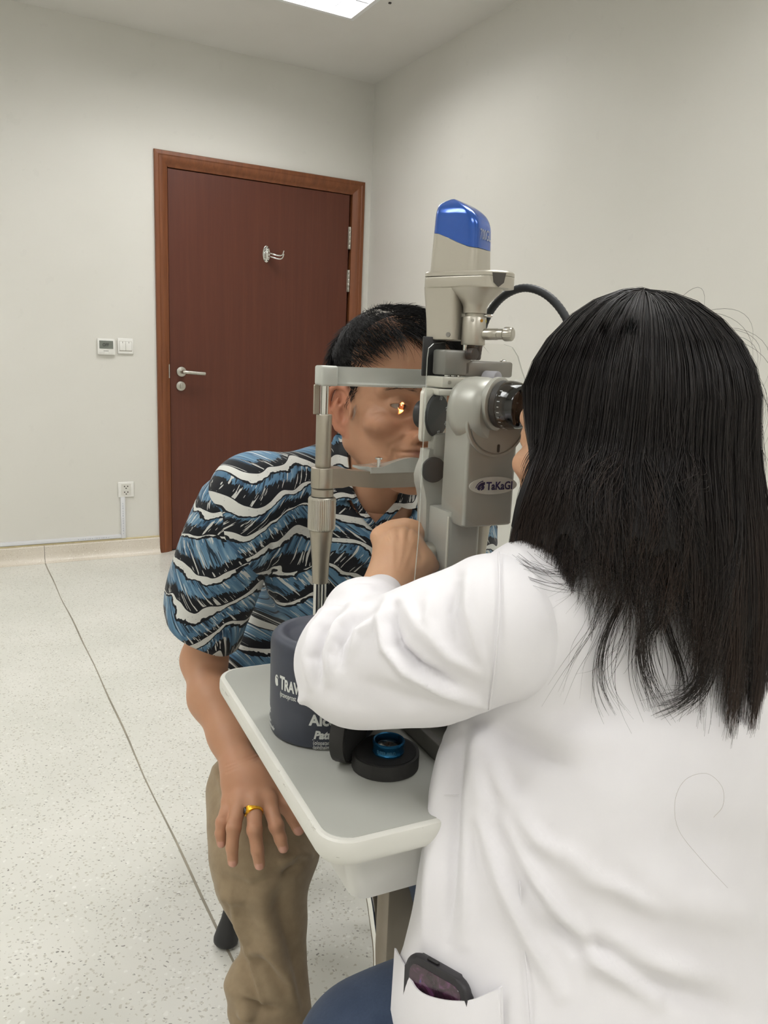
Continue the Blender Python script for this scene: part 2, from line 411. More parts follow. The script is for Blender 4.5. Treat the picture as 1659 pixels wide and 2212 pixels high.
# ------------------------------------------------------------------ thermostat, switch, outlet, trunking on the door wall
th = thing('thermostat', RM(1.546, 0, 1.10), 'white wall thermostat with grey display reading OFF, left of the light switch', 'thermostat')
mesh_obj('body', rbox(1.502, 1.591, 0, .016, 1.100, 1.183, .003), M_WPLAS, th)
mesh_obj('display', rbox(1.512, 1.582, .0155, .0172, 1.131, 1.172, .0006, 1), mat('lcd_grey', (120, 124, 116), .25, var=.06, vscale=20), th, label='grey liquid crystal display')
R_TXT = np.array([[-1, 0, 0], [0, 0, 1], [0, 1, 0]])  # text on the wall, reading left to right for someone facing it
M_INK = mat('lcd_ink', (52, 55, 52), .5)
mesh_obj('lettering', rxf(xf(text_shape('OFF', .023, .0001, .0004, .8), R_TXT, (1.566, .0174, 1.143))), M_INK, th, 0)
mesh_obj('brand_mark', rxf(join(xf(prism(circ(.0022, 12), 0, .0004), R_B, (1.559, .016, 1.119)), xf(box(.020, .0025, .0004), R_TXT, (1.546, .0162, 1.119)))), mat('grey_print', (120, 120, 118), .5), th, 0)
for k in range(5): mesh_obj('button', rbox(1.512+k*.0145, 1.524+k*.0145, .0155, .0168, 1.106, 1.112, .0005, 1), mat('pale_grey_plastic', (226, 225, 220), .4), th)
sw = thing('light_switch', RM(1.447, 0, 1.108), 'white double rocker light switch between the thermostat and the door', 'switch')
mesh_obj('plate', rbox(1.406, 1.488, 0, .009, 1.107, 1.189, .004, 3), M_WPLAS, sw)
mesh_obj('rocker_recess', rbox(1.4145, 1.4795, .0088, .0094, 1.1215, 1.173), mat('recess_grey', (150, 142, 128), .6), sw, 0)
for k in range(2):
    a0 = 1.4155+k*.0320
    rk = mesh_obj('rocker', rbox(a0, a0+.031, .0085, .0125, 1.1245, 1.172, .0015), M_WPLAS, sw)
    mesh_obj('indicator', rbox(a0+.0145, a0+.0165, .0122, .0129, 1.163, 1.171), mat('indicator_dark', (90, 84, 78), .4), rk, 0)
ou = thing('power_outlet', RM(1.462, 0, .329), 'white double power outlet low on the wall above the cable trunking', 'outlet')
mesh_obj('plate', rbox(1.420, 1.505, 0, .009, .330, .416, .004, 3), M_WPLAS, ou)
mesh_obj('insert', rbox(1.437, 1.488, .0085, .0102, .341, .405, .001, 1), mat('outlet_insert', (222, 220, 212), .4), ou)
M_SLOT = mat('slot_dark', (58, 52, 46), .7)
for zc in (.388, .356):
    for da, dz in ((.0085, .003), (-.0085, .003), (0, -.0075)):
        mesh_obj('socket_slot', rxf(xf(cyl(.0034, 0, .0008, 12), R_B, (1.4625+da, .0099, zc+dz))), M_SLOT, ou, 0)
M_TRK = mat('trunking_plastic', (228, 229, 232), .4, var=.02)
tk = thing('cable_trunking', RM(1.49, 0, BB+.009), 'white plastic cable trunking running along the skirting and up to the outlet', 'trunking')
mesh_obj('riser', rbox(1.470, 1.494, 0, .013, .100, .331, .0015), M_TRK, tk)
rn = mesh_obj('run', rbox(1.4945, ROOM_A-.02, 0, .013, .102, .122, .0015), M_TRK, tk)
M_PRN = mat('blue_print', (172, 176, 196), .5)
dashes = [rbox(1.56+k*.012, 1.56+k*.012+.004+.004*((k*7) % 3)/2, .0128, .0133, .1095, .1125) for k in range(14)]
mesh_obj('print', join(*dashes), M_PRN, rn, 0)
dashes = [rbox(1.4815, 1.4845, .0128, .0133, .125+k*.014, .125+k*.014+.005+.004*((k*5) % 3)/2) for k in range(13)]
mesh_obj('print', join(*dashes), M_PRN, tk, 0)

# ------------------------------------------------------------------ recessed ceiling lights with louvres
M_LTF = mat('light_frame_white', (240, 241, 240), .4, var=.01)
M_LOUV = mat('louvre_aluminium', (226, 228, 238), .22, .75, .03)
M_TUBE = glow('fluorescent_tube', (250, 252, 255), 9.0)
try: M_TUBE.cycles.emission_sampling = 'NONE'
except Exception: pass
def light_parts(parent):
    def lb(a0, a1, b0, b1, z0, z1): return rbox(a0+a_, a1+a_, b0+b_, b1+b_, CEIL+z0, CEIL+z1, 0)
    a_, b_ = TROFFERS[0]
    mesh_obj('frame', join(lb(-.0, 1.2, 0, .02, -.006, .08), lb(0, 1.2, .58, .6, -.006, .08), lb(0, .02, .02, .58, -.006, .08), lb(1.18, 1.2, .02, .58, -.006, .08), lb(0, 1.2, 0, .6, .07, .08)), M_LTF, parent, 0)
    for k in range(1, 3): mesh_obj('louvre_spine', lb(.02, 1.18, .6*k/3-.004, .6*k/3+.004, -.003, .042), M_LOUV, parent, 0)
    for k in range(1, 9): mesh_obj('louvre_fin', lb(1.2*k/9-.002, 1.2*k/9+.002, .02, .58, -.001, .038), M_LOUV, parent, 0)
    for k in range(3):
        v = smooth_path([(.04+a_, .1+.2*k+b_, CEIL+.047), (1.16+a_, .1+.2*k+b_, CEIL+.047)])
        mesh_obj('fluorescent_tube', rxf(tube(v, .009, 10)), M_TUBE, parent)
names = ['recessed fluorescent ceiling light with aluminium louvres at the top of the picture, nearest the corner'] + ['recessed fluorescent ceiling light beyond the picture, fitting %s along the ceiling' % s for s in ('second', 'third', 'fourth', 'fifth', 'sixth')]
l0 = thing('ceiling_light', RM(TROFFERS[0][0]+.6, TROFFERS[0][1]+.3, CEIL), names[0], 'ceiling light', 'recessed ceiling lights')
light_parts(l0)
for (a0, b0), nm in list(zip(TROFFERS, names))[1:]:
    c = l0.copy(); COL.objects.link(c); c.location = RM(a0+.6, b0+.3, CEIL); c['label'] = nm
    for ch in list(l0.children):
        d = ch.copy(); COL.objects.link(d); d.parent = c
# the ceiling's small sprinkler-like fixing next to the fitting
mesh_obj('ceiling_fixing', rbox(.45, .462, .985, .997, CEIL-.006, CEIL, .002), mat('fixing_dark', (60, 58, 55), .6), None, label='tiny dark fixing in the ceiling beside the light fitting', cat='fixing')
# ================================================================== instrument table
T_AZ = 25.5; TT = .745
RT = frame(T_AZ); ES, EF = RT[:, 0], RT[:, 1]
TN = np.array([-.036, .588, 0.])
def TF(s, f, z): return TN+ES*s+EF*f+np.array([0, 0, z])
def tx(shape, s=0, f=0, z=0, R=None):
    v, fc = shape; v = V3(v)
    if R is not None: v = v@np.asarray(R, float).T
    return (v+np.array([s, f, z]))@RT.T+TN, fc
def tfp(x, y, f0):
    """pixel -> (s, z) on the vertical plane f = f0 of the table frame"""
    d = ray(x, y); q = EYE+d*(((TF(0, f0, 0)-EYE)@EF)/(d@EF)); return (q-TN)@ES, q[2]
TW, TD = .50, .405
M_LAM = mat('grey_laminate', (186, 187, 179), .42, var=.03, vscale=6, bump=.05, bscale=500)
m, t = newmat('table_edge')
co = t.obj(); sc = t.noise(t.vmul(co, (1, 1, 6)), 22, 5, .7)
t.set(t.bsdf.inputs['Base Color'], t.mix(t.math('MULTIPLY', t.math('GREATER_THAN', sc, .66), .5), srgb((226, 225, 217)), srgb((140, 132, 118)))); setp(t, rough=.4)
M_EDGE = m
M_WMET = mat('white_painted_metal', (232, 231, 226), .4, var=.02, vscale=8)
M_GMET = mat('taupe_painted_metal', (146, 136, 121), .45, var=.03)
tb = thing('instrument_table', TF(TW/2, TD/2, 0), 'grey-topped instrument table with white rounded edge carrying the eye microscope', 'table')
outer = rrect(TW, TD, .03, 8, TW/2, TD/2)
mesh_obj('edge_band', tx(loft([[(x, y, z) for x, y in rrect(TW-2*i_, TD-2*i_, .03-i_, 8, TW/2, TD/2)] for i_, z in ((.012, TT-.0262), (.0075, TT-.0260), (.0035, TT-.0242), (.0010, TT-.0205), (0, TT-.0160), (0, TT-.0095), (.0004, TT-.0050), (.0016, TT-.0022), (.0036, TT-.0008), (.0070, TT-.0005))])), M_EDGE, tb, label='scuffed white rounded table edge')
mesh_obj('tabletop', tx(prism(rrect(TW-.013, TD-.013, .0245, 8, TW/2, TD/2), TT-.01, TT, .0006, 1)), M_LAM, tb, label='matt grey laminate tabletop')
dr = [[(x, y, z) for x, y in rrect(w_, d_, .014, 4, TW/2, cy)] for z, w_, d_, cy in ((TT-.0262, TW-.050, .352, .20), (TT-.042, TW-.056, .346, .20), (TT-.046, TW-.064, .338, .20), (TT-.096, TW-.094, .31, .20), (TT-.102, TW-.108, .296, .20))]
mesh_obj('drawer', tx(loft(dr)), M_WMET, tb)
mesh_obj('column', tx(prism(rrect(.056, .034, .002, 2, 0, 0), .03, TT-.1025, .001, 1), .205, .245), M_GMET, tb)
mesh_obj('gusset', tx(xf(prism([(0, 0), (.16, 0), (.16, -.03), (.03, -.10), (0, -.10)], 0, .006), np.array([[1, 0, 0], [0, 0, 1], [0, 1, 0]])), .212, .226, TT-.103), mat('pale_grey_metal', (196, 193, 184), .45), tb)
mesh_obj('floor_foot', tx(box(.42, .07, .03, .008, 3), .25, .245, .0155), M_GMET, tb)
mesh_obj('floor_foot', tx(box(.07, .46, .03, .008, 3), .205, .245, .0155), M_GMET, tb)
lp = smooth_path([at(782, 1860, .93), at(801, 1925, .92), at(811, 1990, .91), at(818, 2050, .905), at(819, 2120, .90), at(819, 2300, .89)], 40)
lp = lp[lp[:, 2] < TT-.05]
lp = np.concatenate([lp, [[lp[-1][0], lp[-1][1], .012]]])
mesh_obj('chrome_leg', tube(lp, .0082, 16), M_CHROME, tb, label='bent chrome tube leg under the table')

# ================================================================== chin and forehead rest
M_SAT = mat('satin_aluminium', (186, 182, 171), .34, .85, .04, 30)
M_SAT2 = mat('champagne_metal', (170, 163, 149), .36, .8, .04, 30)
M_GREYP = mat('grey_gloss_plastic', (186, 188, 180), .16, var=.015, coat=.4)
M_LGREY = mat('light_grey_plastic', (200, 198, 190), .3, var=.02)
cr = thing('chin_rest', TF(.245, .365, TT), 'silver chin and forehead rest clamped to the far side of the instrument table', 'chin rest')
FP = .365
def knurl(r, z0, z1, n=40, d=.0006):
    v, f = lathe([(r-.0025, z0), (r-.0008, z0+.0012), (r, z0+.003), (r, z1-.003), (r-.0008, z1-.0012), (r-.0025, z1)], n*2)
    ang = np.arange(len(v)) % (n*2); mid = (v[:, 2] > z0+.002) & (v[:, 2] < z1-.002)
    k = np.where((ang % 2 == 0) & mid, 1-d/r, 1.); v = v.copy(); v[:, 0] *= k; v[:, 1] *= k
    return v, f
for s0, side in ((.127, 'l'), (.363, 'r')):
    def pl(name, shape, m, **kw): return mesh_obj(name, tx(shape, s0, FP, 0), m, cr, **kw)
    pl('clamp', box(.05, .06, .045, .006, 3, (0, .01, TT+.0228)), M_SAT2)
    pl('lower_rod', join(xf(cyl(.0042, TT+.03, .872, 16), None, (-.0045, 0, 0)), xf(cyl(.0042, TT+.03, .872, 16), None, (.0045, 0, 0))), M_CHROME)
    pl('taper_collar', lathe([(.0102, .862), (.0104, .864), (.0112, .890), (.0138, .918), (.0150, .930), (.0150, .932)], 32), M_SAT2)
    pl('height_knob', knurl(.0176, .931, .974, 44), M_SAT, smooth=15, label='knurled silver height adjustment knob')
    pl('ring', lathe([(.0125, .9742), (.0140, .975), (.0140, .984), (.0125, .9852)], 32), M_SAT2)
    pl('upper_tube', cyl(.0098, 1.0112, 1.077, 28, .0012), M_SAT2)
    pl('upper_rod', cyl(.0052, 1.077, 1.113, 20), M_CHROME)
    pl('canthus_plate', box(.0075, .003, .036, .0006, 1, (-.0105, 0, 1.095)), M_SAT2)
# arm block + arms to the cup
zA0, zA1 = .9862, 1.0108
def arm_ring(s, f, hw, z0, z1): return [(s, f-hw, z0), (s, f+hw, z0), (s, f+hw, z1), (s, f-hw, z1)]
arm = loft([arm_ring(.118, FP, .012, zA0, zA1), arm_ring(.150, FP, .012, zA0, zA1), arm_ring(.160, FP-.004, .008, zA0+.002, zA1-.003), arm_ring(.178, FP-.006, .008, zA0, zA1-.004), arm_ring(.200, FP-.004, .009, zA0-.002, zA1-.006),
            arm_ring(.290, FP-.004, .009, zA0-.002, zA1-.006), arm_ring(.312, FP-.006, .008, zA0, zA1-.004), arm_ring(.330, FP-.004, .008, zA0+.002, zA1-.003), arm_ring(.340, FP, .012, zA0, zA1), arm_ring(.372, FP, .012, zA0, zA1)])
mesh_obj('cross_arm', tx(arm), M_SAT2, cr, smooth=40)
mesh_obj('arm_boss', tx(cyl(.0148, zA0-.0005, zA1+.0005, 28, .001), .127, FP), M_SAT2, cr)
cup_s = np.linspace(.186, .304, 25)
def hump(s):
    u = (s-.245)/.045; return .0075+.0115*max(0, 1-u*u)**1.3*(1 if abs(u) < 1 else 0)
rings = [[(s, FP-.016, 1.004), (s, FP+.045, 1.004), (s, FP+.045, 1.004+.35*hump(s)), (s, FP+.02, 1.004+.55*hump(s)), (s, FP-.006, 1.004+hump(s)), (s, FP-.016, 1.004+hump(s))] for s in cup_s]
mesh_obj('chin_cup', tx(loft(rings)), M_GREYP, cr, smooth=50, label='smooth grey chin cup')
for s in (.199, .291):
    mesh_obj('paper_pin', tx(lathe([(.0022, 1.010), (.0022, 1.0205), (.0046, 1.0212), (.0046, 1.0235), (.001, 1.0245)], 16), s, FP-.010), M_CHROME, cr)
# forehead band: bowed shell between the rods, deep end blocks
bs = np.linspace(.136, .354, 31)
def bow(s): return -.020*max(0, 1-((s-.245)/.115)**2)**.5
ring_b = [[(s, FP+bow(s)+o, z) for o, z in ((-.0045, 1.1125), (-.0062, 1.1150), (-.0030, 1.1175), (-.0030, 1.1335), (-.0045, 1.1358), (.0045, 1.1358), (.0045, 1.1125))] for s in bs]
mesh_obj('forehead_band', tx(loft(ring_b)), M_GREYP, cr, smooth=35, label='glossy grey curved forehead band')
for s in (.127, .363):
    mesh_obj('band_end_block', tx(box(.022, .026, .0245, .003, 3), s, FP-.004, 1.1242), M_GREYP, cr)

# ================================================================== slit lamp
M_BODY = mat('slit_lamp_grey', (184, 183, 175), .38, .25, .02, 20)
M_BODY2 = mat('warm_silver_paint', (189, 184, 171), .34, .45, .02, 20)
M_IVORY = mat('ivory_block', (214, 211, 199), .38, .15, .02)
M_GUN = mat('gunmetal_grey', (140, 138, 133), .42, .5, .04)
M_BLK = mat('black_plastic', (38, 38, 39), .42, var=.1)
M_BLKG = mat('black_gloss', (14, 14, 15), .12, coat=.5)
M_KNOBG = mat('lavender_grey_knob', (166, 165, 172), .5, var=.02)
M_BLUE = mat('metallic_blue', (26, 84, 176), .2, .35, .03, 300, coat=.6)
M_WPRINT = mat('white_print', (230, 232, 236), .5)
M_NAVY = mat('navy_print', (42, 38, 92), .5)
sl = thing('slit_lamp', TF(.245, .21, TT), 'silver-grey eye examination microscope with a blue-topped lamp tower on the instrument table', 'slit lamp')
def sp(name, shape, m, parent=None, **kw): return mesh_obj(name, shape, m, parent or sl, **kw)
# --- base, rails, joystick
for s in (.165, .325):
    sp('rail', join(tx(box(.012, .30, .014, .0015, 1), s, .205, TT+.0071), tx(box(.003, .30, .020, .0006, 1), s-.009, .205, TT+.0101)), M_GUN, label='grey metal guide rail')
sp('axle', tx(xf(cyl(.008, -.078, .078, 18), np.array([[0, 0, 1], [0, 1, 0], [1, 0, 0]])), .245, .19, TT+.026), M_CHROME)
for s in (.180, .310):
    for f in (.19,):
        sp('wheel', tx(xf(cyl(.025, -.006, .006, 26, .001), np.array([[0, 0, 1], [0, 1, 0], [1, 0, 0]])), s, f, TT+.0256), M_BLK)
basep = rrect(.112, .20, .028, 6, .245, .215)
sp('base', tx(loft([[(x*1., y, TT+.03) for x, y in basep], [(.245+(x-.245)*1.0, y, TT+.062) for x, y in basep], [(.245+(x-.245)*.92, .215+(y-.215)*.94, TT+.078) for x, y in basep], [(.245+(x-.245)*.7, .215+(y-.215)*.72, TT+.084) for x, y in basep]])), M_BODY, smooth=40)
sp('joystick', tx(join(lathe([(.011, TT+.08), (.009, TT+.10), (.007, TT+.13), (.010, TT+.145), (.012, TT+.155), (.008, TT+.164)], 22)), .30, .145), M_BLK)
# --- swinging column under the microscope
sp('column', tx(prism(rrect(.044, .052, .006, 4), TT+.083, .980, .002), .243, .235), M_BODY, label='grey upright column below the microscope')
sp('column_trim', tx(box(.003, .003, .15, .0008, 1), .2215, .2095, .90), M_IVORY)
# --- side bracket with round friction knob (left of the body), sweeping down to a swivel knob
br = []
for z, cs, hw in ((1.046, .2265, .0125), (1.040, .2262, .0128), (1.034, .2260, .0132), (1.026, .2255, .0160), (1.015, .2250, .0185), (1.005, .2252, .0175), (.996, .2256, .0148), (.985, .2262, .0130), (.960, .2268, .0125), (.930, .2268, .0125), (.915, .2262, .0135), (.900, .2250, .0160), (.885, .2240, .0175), (.862, .2240, .0180), (.850, .2240, .0165)):
    br.append([(cs+dx, .262+df, z) for dx, df in ((-hw, -.004), (-hw+.003, -.007), (hw-.003, -.007), (hw, -.004), (hw, .010), (-hw, .010))])
bk = sp('lamp_bracket', tx(loft(br)), M_BODY, smooth=40, label='curved grey lamp bracket')
RX = axis_to((-.35, -1, 0))
s_k, z_k = tfp(937, 1015, .252)
sp('friction_knob', tx(xf(cyl(.0150, 0, .0045, 36, .001), axis_to((-.1, -1, 0))), s_k, .2545, z_k), mat('dark_grey_vinyl', (62, 62, 62), .6, bump=.1), bk, label='round dark grey cap on the bracket')
s_w, z_w = tfp(921, 1200, .245)
sp('swivel_knob', tx(xf(knurl(.0165, 0, .020, 30, .0004), axis_to((-1, -.45, 0))), s_w+.006, .248, z_w), M_SAT, smooth=20, label='silver side knob under the hand')
# --- microscope body: tall rounded box, slightly rounded top shoulder
S0, S1, FB, FF = .2255, .2905, .185, .238
def body_ring(z, inset=0., fr=0., top=0.):
    return [(x, y, z-top*((x-S0)/(S1-S0))*0) for x, y in rrect(S1-S0-2*inset, FF-FB-2*inset-fr, .0038, 4, (S0+S1)/2, (FB+FF)/2+fr/2)]
rb = [body_ring(.9665, .003), body_ring(.9672, .0012), body_ring(.9690), body_ring(1.090), body_ring(1.104, .001, .001), body_ring(1.116, .003, .004), body_ring(1.123, .007, .010), body_ring(1.127, .013, .018)]
mb = sp('microscope_body', tx(loft(rb)), M_BODY, smooth=38, label='tall silver-grey microscope body')
# --- oval maker badge
so, zo = .2615, 1.0135
sp('badge', tx(xf(prism(ell(.0315, .0100, 40), 0, .0012, .0004), np.array([[1, 0, 0], [0, 0, -1], [0, 1, 0]]), (so, FB-.0002, zo))), mat('badge_silver', (232, 229, 220), .25, 0.), mb, label='oval badge with navy lettering')
RTXT = np.array([[1, 0, 0], [0, 0, -1], [0, 1, 0]])     # text lying on a face that looks at the doctor
tk_ = text_shape('TaKaGI', .0125, .0001, .00035, 1.0)
tk_ = (tk_[0]*np.array([.0345/(tk_[0][:, 0].max()), 1, 1]), tk_[1])
sp('badge_lettering', tx(xf(tk_, RTXT, (so-.0095, FB-.0015, zo-.0046))), M_NAVY, mb, smooth=0)
# wave emblem: striped quarter-sweep with a ring cut, as on the badge
em = []
for k in range(4):
    r0, r1 = .0042+k*.0019, .0042+k*.0019+.0011
    pts = [(r1*math.cos(a)-.0, r1*math.sin(a)) for a in np.linspace(math.radians(95), math.radians(165), 9)]+[(r0*math.cos(a), r0*math.sin(a)) for a in np.linspace(math.radians(165), math.radians(95), 9)]
    em.append(xf(prism(pts, 0, .0002), None, (.0045, -.005, 0)))
pts = [(x*.0052+.0006, y*.0052-.0002) for x, y in [(1, .9), (.3, .75), (-.3, .3), (-.8, -.7), (-.2, -.95), (-.15, -.2), (.35, .15), (.3, -.4), (.05, -.75), (.15, -.95), (.8, -.7), (1.0, -.2), (.75, .15), (1.05, .35)]]
em.append(prism(pts[::-1] if False else pts, 0, .0002))
sp('badge_emblem', tx(xf(join(*em), RTXT, (so-.0175, FB-.0015, zo))), M_NAVY, mb, smooth=0)
# round boss ring below the binocular head, with slot
sb, zb = tfp(1078, 900, FB)
sp('boss_ring', tx(xf(lathe([(.0385, 0), (.0385, .003), (.0378, .0038), (.0355, .0038), (.0350, .0022), (.0340, .0022), (.0336, .0045), (.001, .0045)], 56), RTXT, (sb-.004, FB, zb-.006))), M_BODY, mb, smooth=30)
sp('boss_slot', tx(xf(prism(rrect(.0032, .009, .0015), 0, .0004), RTXT, (sb-.001, FB-.0045, zb-.0345))), M_BLK, mb, smooth=0)
# --- binocular head: two fat tapering barrels and the glossy eyepieces, toed out of the body
EA = np.array([math.sin(math.radians(50)), -math.cos(math.radians(50)), -.02]); EA /= np.linalg.norm(EA)
def barrel(c, nm_left):
    R = axis_to(EA)
    h = sp('eyepiece_tube', xf(lathe([(.020, -.046), (.030, -.043), (.0350, -.036), (.0362, -.028), (.0362, -.014), (.0352, -.008), (.0335, -.003), (.0315, 0), (.0305, .001), (.001, .0016)], 56), R, c-np.array([0, 0, .0085])), M_BODY, smooth=40, label='fat silver eyepiece tube')
    sp('eyepiece_collar', xf(lathe([(.0282, -.001), (.0290, .0005), (.0290, .0055), (.0272, .0066), (.001, .0068)], 56), R, c), M_BODY, h, smooth=40)
    e = sp('eyepiece', xf(lathe([(.0245, .0066), (.0258, .008), (.0258, .0145), (.0250, .0150)], 60), R, c), mat('ribbed_black', (46, 46, 46), .5), h, smooth=20)
    sp('eyecup', xf(lathe([(.0235, .0148), (.0258, .0152), (.0262, .0165), (.0262, .022), (.0252, .0275), (.0238, .0335), (.0220, .0365), (.0185, .0372), (.0160, .0350), (.0145, .028), (.001, .027)], 60), R, c), M_BLKG, h, smooth=50, label='glossy black eyecup')
    tick = []
    for k in range(-4, 6):
        a = math.radians(196+k*13)
        q = np.array([.0263*math.cos(a), .0263*math.sin(a), .0195]); Rl = np.stack([np.array([-math.sin(a), math.cos(a), 0]), np.array([0, 0, 1]), np.array([math.cos(a), math.sin(a), 0])], 1)
        tick.append(xf(box(.0008, .0020 if k % 2 else .0030, .0003), Rl, q))
    sp('diopter_mark', xf(join(*tick), R, c), M_WPRINT, h, smooth=0)
cE = at(1070, 872, .866)
barrel(cE, True)
barrel(cE+ES*.066+np.array([0, 0, .0]), False)
sp('binocular_bridge', tx(prism(rrect(.062, .04, .01, 4), 1.083, 1.124, .004), (cE-TN)@ES+.033, (cE-TN)@EF+.04), M_BODY, smooth=40)
# --- magnification changer: chamfered housing, black dial and knob on its left
sd, zd = tfp(942, 897, .262)
dn = np.array([.5075, -.8616, 0.])                       # outward, to the doctor's left
RD = axis_to(dn)                                     # local z outward, local y up
dh = sp('dial_housing', tx(join(xf(loft([[(x, y, -.007) for x, y in rrect(.052, .060, .006, 3)], [(x, y, -.003) for x, y in rrect(.052, .060, .006, 3)], [(x, y, 0) for x, y in rrect(.046, .052, .005, 3)]]), RD)), sd, .262, zd), M_IVORY, smooth=35)
sp('dial', tx(xf(lathe([(.0252, 0), (.0252, .0012), (.0240, .0022), (.0238, .0032), (.001, .0032)], 60), RD), sd, .262, zd), mat('dial_black', (52, 53, 54), .45, bump=.05), dh, smooth=40, label='black magnification dial with white numbers')
sp('dial_knob', tx(xf(lathe([(.001, -.0070), (.0165, -.0070), (.0165, -.0210), (.0155, -.0225), (.001, -.0225)], 40), RD), sd+.000, .262, zd), M_BLK, dh, smooth=40, label='black turning knob of the dial')
for s_, a in (('10', 80), ('16', 22), ('40', -28), ('25', -85)):
    v, f = text_shape(s_, .0068, .0001, .0001, .9, align='CENTER'); v = v-np.array([0, .0024, 0])
    ar = math.radians(a); rot = np.array([[math.cos(ar-math.pi/2), -math.sin(ar-math.pi/2), 0], [math.sin(ar-math.pi/2), math.cos(ar-math.pi/2), 0], [0, 0, 1]])
    v = v@rot.T+np.array([.0205*math.cos(ar), .0205*math.sin(ar), .0033])
    sp('dial_number', tx(xf((v, f), RD), sd, .262, zd), M_WPRINT, dh, smooth=0)
sp('lens_arm', tx(box(.030, .016, .028, .004, 2), .236, .262, 1.050), M_BODY, smooth=40)
# --- stacked blocks above the changer, pins and tonometer style arm
sp('spacer_plate', tx(box(.040, .042, .0075, .0015), .2405, .268, 1.1122), M_IVORY)
sp('mount_block', tx(box(.044, .040, .0125, .0015), .2475, .268, 1.1236), M_IVORY)
sp('set_screw', tx(xf(cyl(.0022, 0, .0012, 14), axis_to((0, -1, 0))), .2345, .2482, 1.1236), M_STEEL)
for ds in (-.006, .002, .010): sp('pin', tx(cyl(.0030, 1.128, 1.140, 14), .2475+ds, .268), M_CHROME)
sg, zg = tfp(972, 783, .268)
sp('arm_clamp', tx(box(.036, .030, .029, .003), sg+.0035, .270, zg), M_GUN, smooth=40)
sp('arm_bar', tx(box(.068, .014, .0185, .003), sg+.046, .262, zg-.006), M_GUN, smooth=40, label='grey cross arm above the eyepieces')
sp('arm_screw', tx(lathe([(.004, 0), (.004, .0015), (.002, .003), (.0005, .0033)], 16), sg+.070, .262, zg+.0028), M_CHROME)
sp('thumb_screw', tx(xf(cyl(.0068, 0, .010, 22, .001), axis_to((.25, -1, 0))), sg+.0175, .2555, zg+.0105), M_BLK)
sp('filter_knob', tx(xf(cyl(.0100, -.006, .012, 30, .0012), axis_to((.45, -.9, 0))), *[(lambda q: q[0])(tfp(1062, 820, .24)), .245, tfp(1062, 820, .24)[1]]), M_KNOBG, label='pale lavender-grey round knob on the cross arm')
sp('back_plate', tx(box(.030, .004, .046, .001), sg-.009, .292, zg+.006), M_BLK)
sp('plug', tx(join(cyl(.0048, zg+.010, zg+.032, 16, .001), xf(box(.013, .010, .010, .001), None, (0, 0, zg+.014))), sg+.0300, .272), M_BLK)
sp('lamp_stem', tx(cyl(.0028, zg+.012, zg+.05, 14), sg+.0215, .272), M_CHROME)
# --- illumination tower, swung round to its own angle
PH = 56.
RL = frame(PH); LP = at(1000, 640, .955); LP[2] = 0
def lx(shape, R=None, s=0, f=0, z=0):
    v, fc = shape; v = V3(v)
    if R is not None: v = v@np.asarray(R, float).T
    return (v+np.array([s, f, z]))@RL.T+LP, fc
def zl(y): return at(1000, y, .955)[2]
zf0, zf1, ztop, zlow = zl(625), zl(590), zl(430), zl(745)
# low cylinder + cone
cs = -.017
sp('lamp_column', lx(lathe([(.0136, zlow), (.0140, zlow+.001), (.0140, zl(686)), (.0136, zl(685)), (.0110, zl(684)), (.0110, zl(678)), (.0138, zl(677)), (.0140, zl(664)), (.0165, zl(655)), (.030, zl(630)), (.031, zf0)], 44), None, 0, cs), M_BODY2, smooth=40)
for k, (a, c_) in enumerate(((200, (176, 172, 160)), (245, (196, 140, 40)), (285, (206, 200, 90)))):
    ar = math.radians(a); q = np.array([.0141*math.cos(ar), .0141*math.sin(ar)+cs, zl(693)])
    sp('filter_mark', lx(xf(lathe([(.0019, -.0002), (.0019, .0002)], 14), axis_to((math.cos(ar), math.sin(ar), 0)), q)), mat('filter_mark_%d' % k, c_, .5), smooth=0)
sp('filter_lever', lx(xf(cyl(.0018, 0, .010, 12, .0004), axis_to((.6, -.8, 0)), (.004, cs-.010, zl(681)))), M_CHROME)
# side cover (left), tapered downwards
cov = [[(x, y, z) for x, y in rrect(w_, d_, .006, 3, xo, yo)] for z, w_, d_, xo, yo in ((zl(737), .030, .036, -.006, .0165), (zl(735), .033, .039, -.006, .0165), (zl(690), .034, .040, -.006, .0175), (zl(650), .036, .043, -.006, .0185), (zf0+.001, .037, .045, -.006, .019))]
cvr = sp('tower_cover', lx(loft(cov)), M_BODY2, smooth=40)
sp('cover_screw', lx(xf(cyl(.0028, 0, .0012, 16), axis_to((-1, 0, 0)), (-.0222, .004, zl(725)))), M_GUN, cvr)
# knurled side knob pointing to the doctor
sp('slit_knob', lx(xf(join(cyl(.0066, .010, .030, 24, .0005), cyl(.0062, .030, .0365, 24), knurl(.0082, .0365, .049, 20, .0005)), axis_to((.12, -1, .03)), (0, cs, zl(722)))), M_SAT, smooth=25, label='knurled silver knob on the lamp tower')
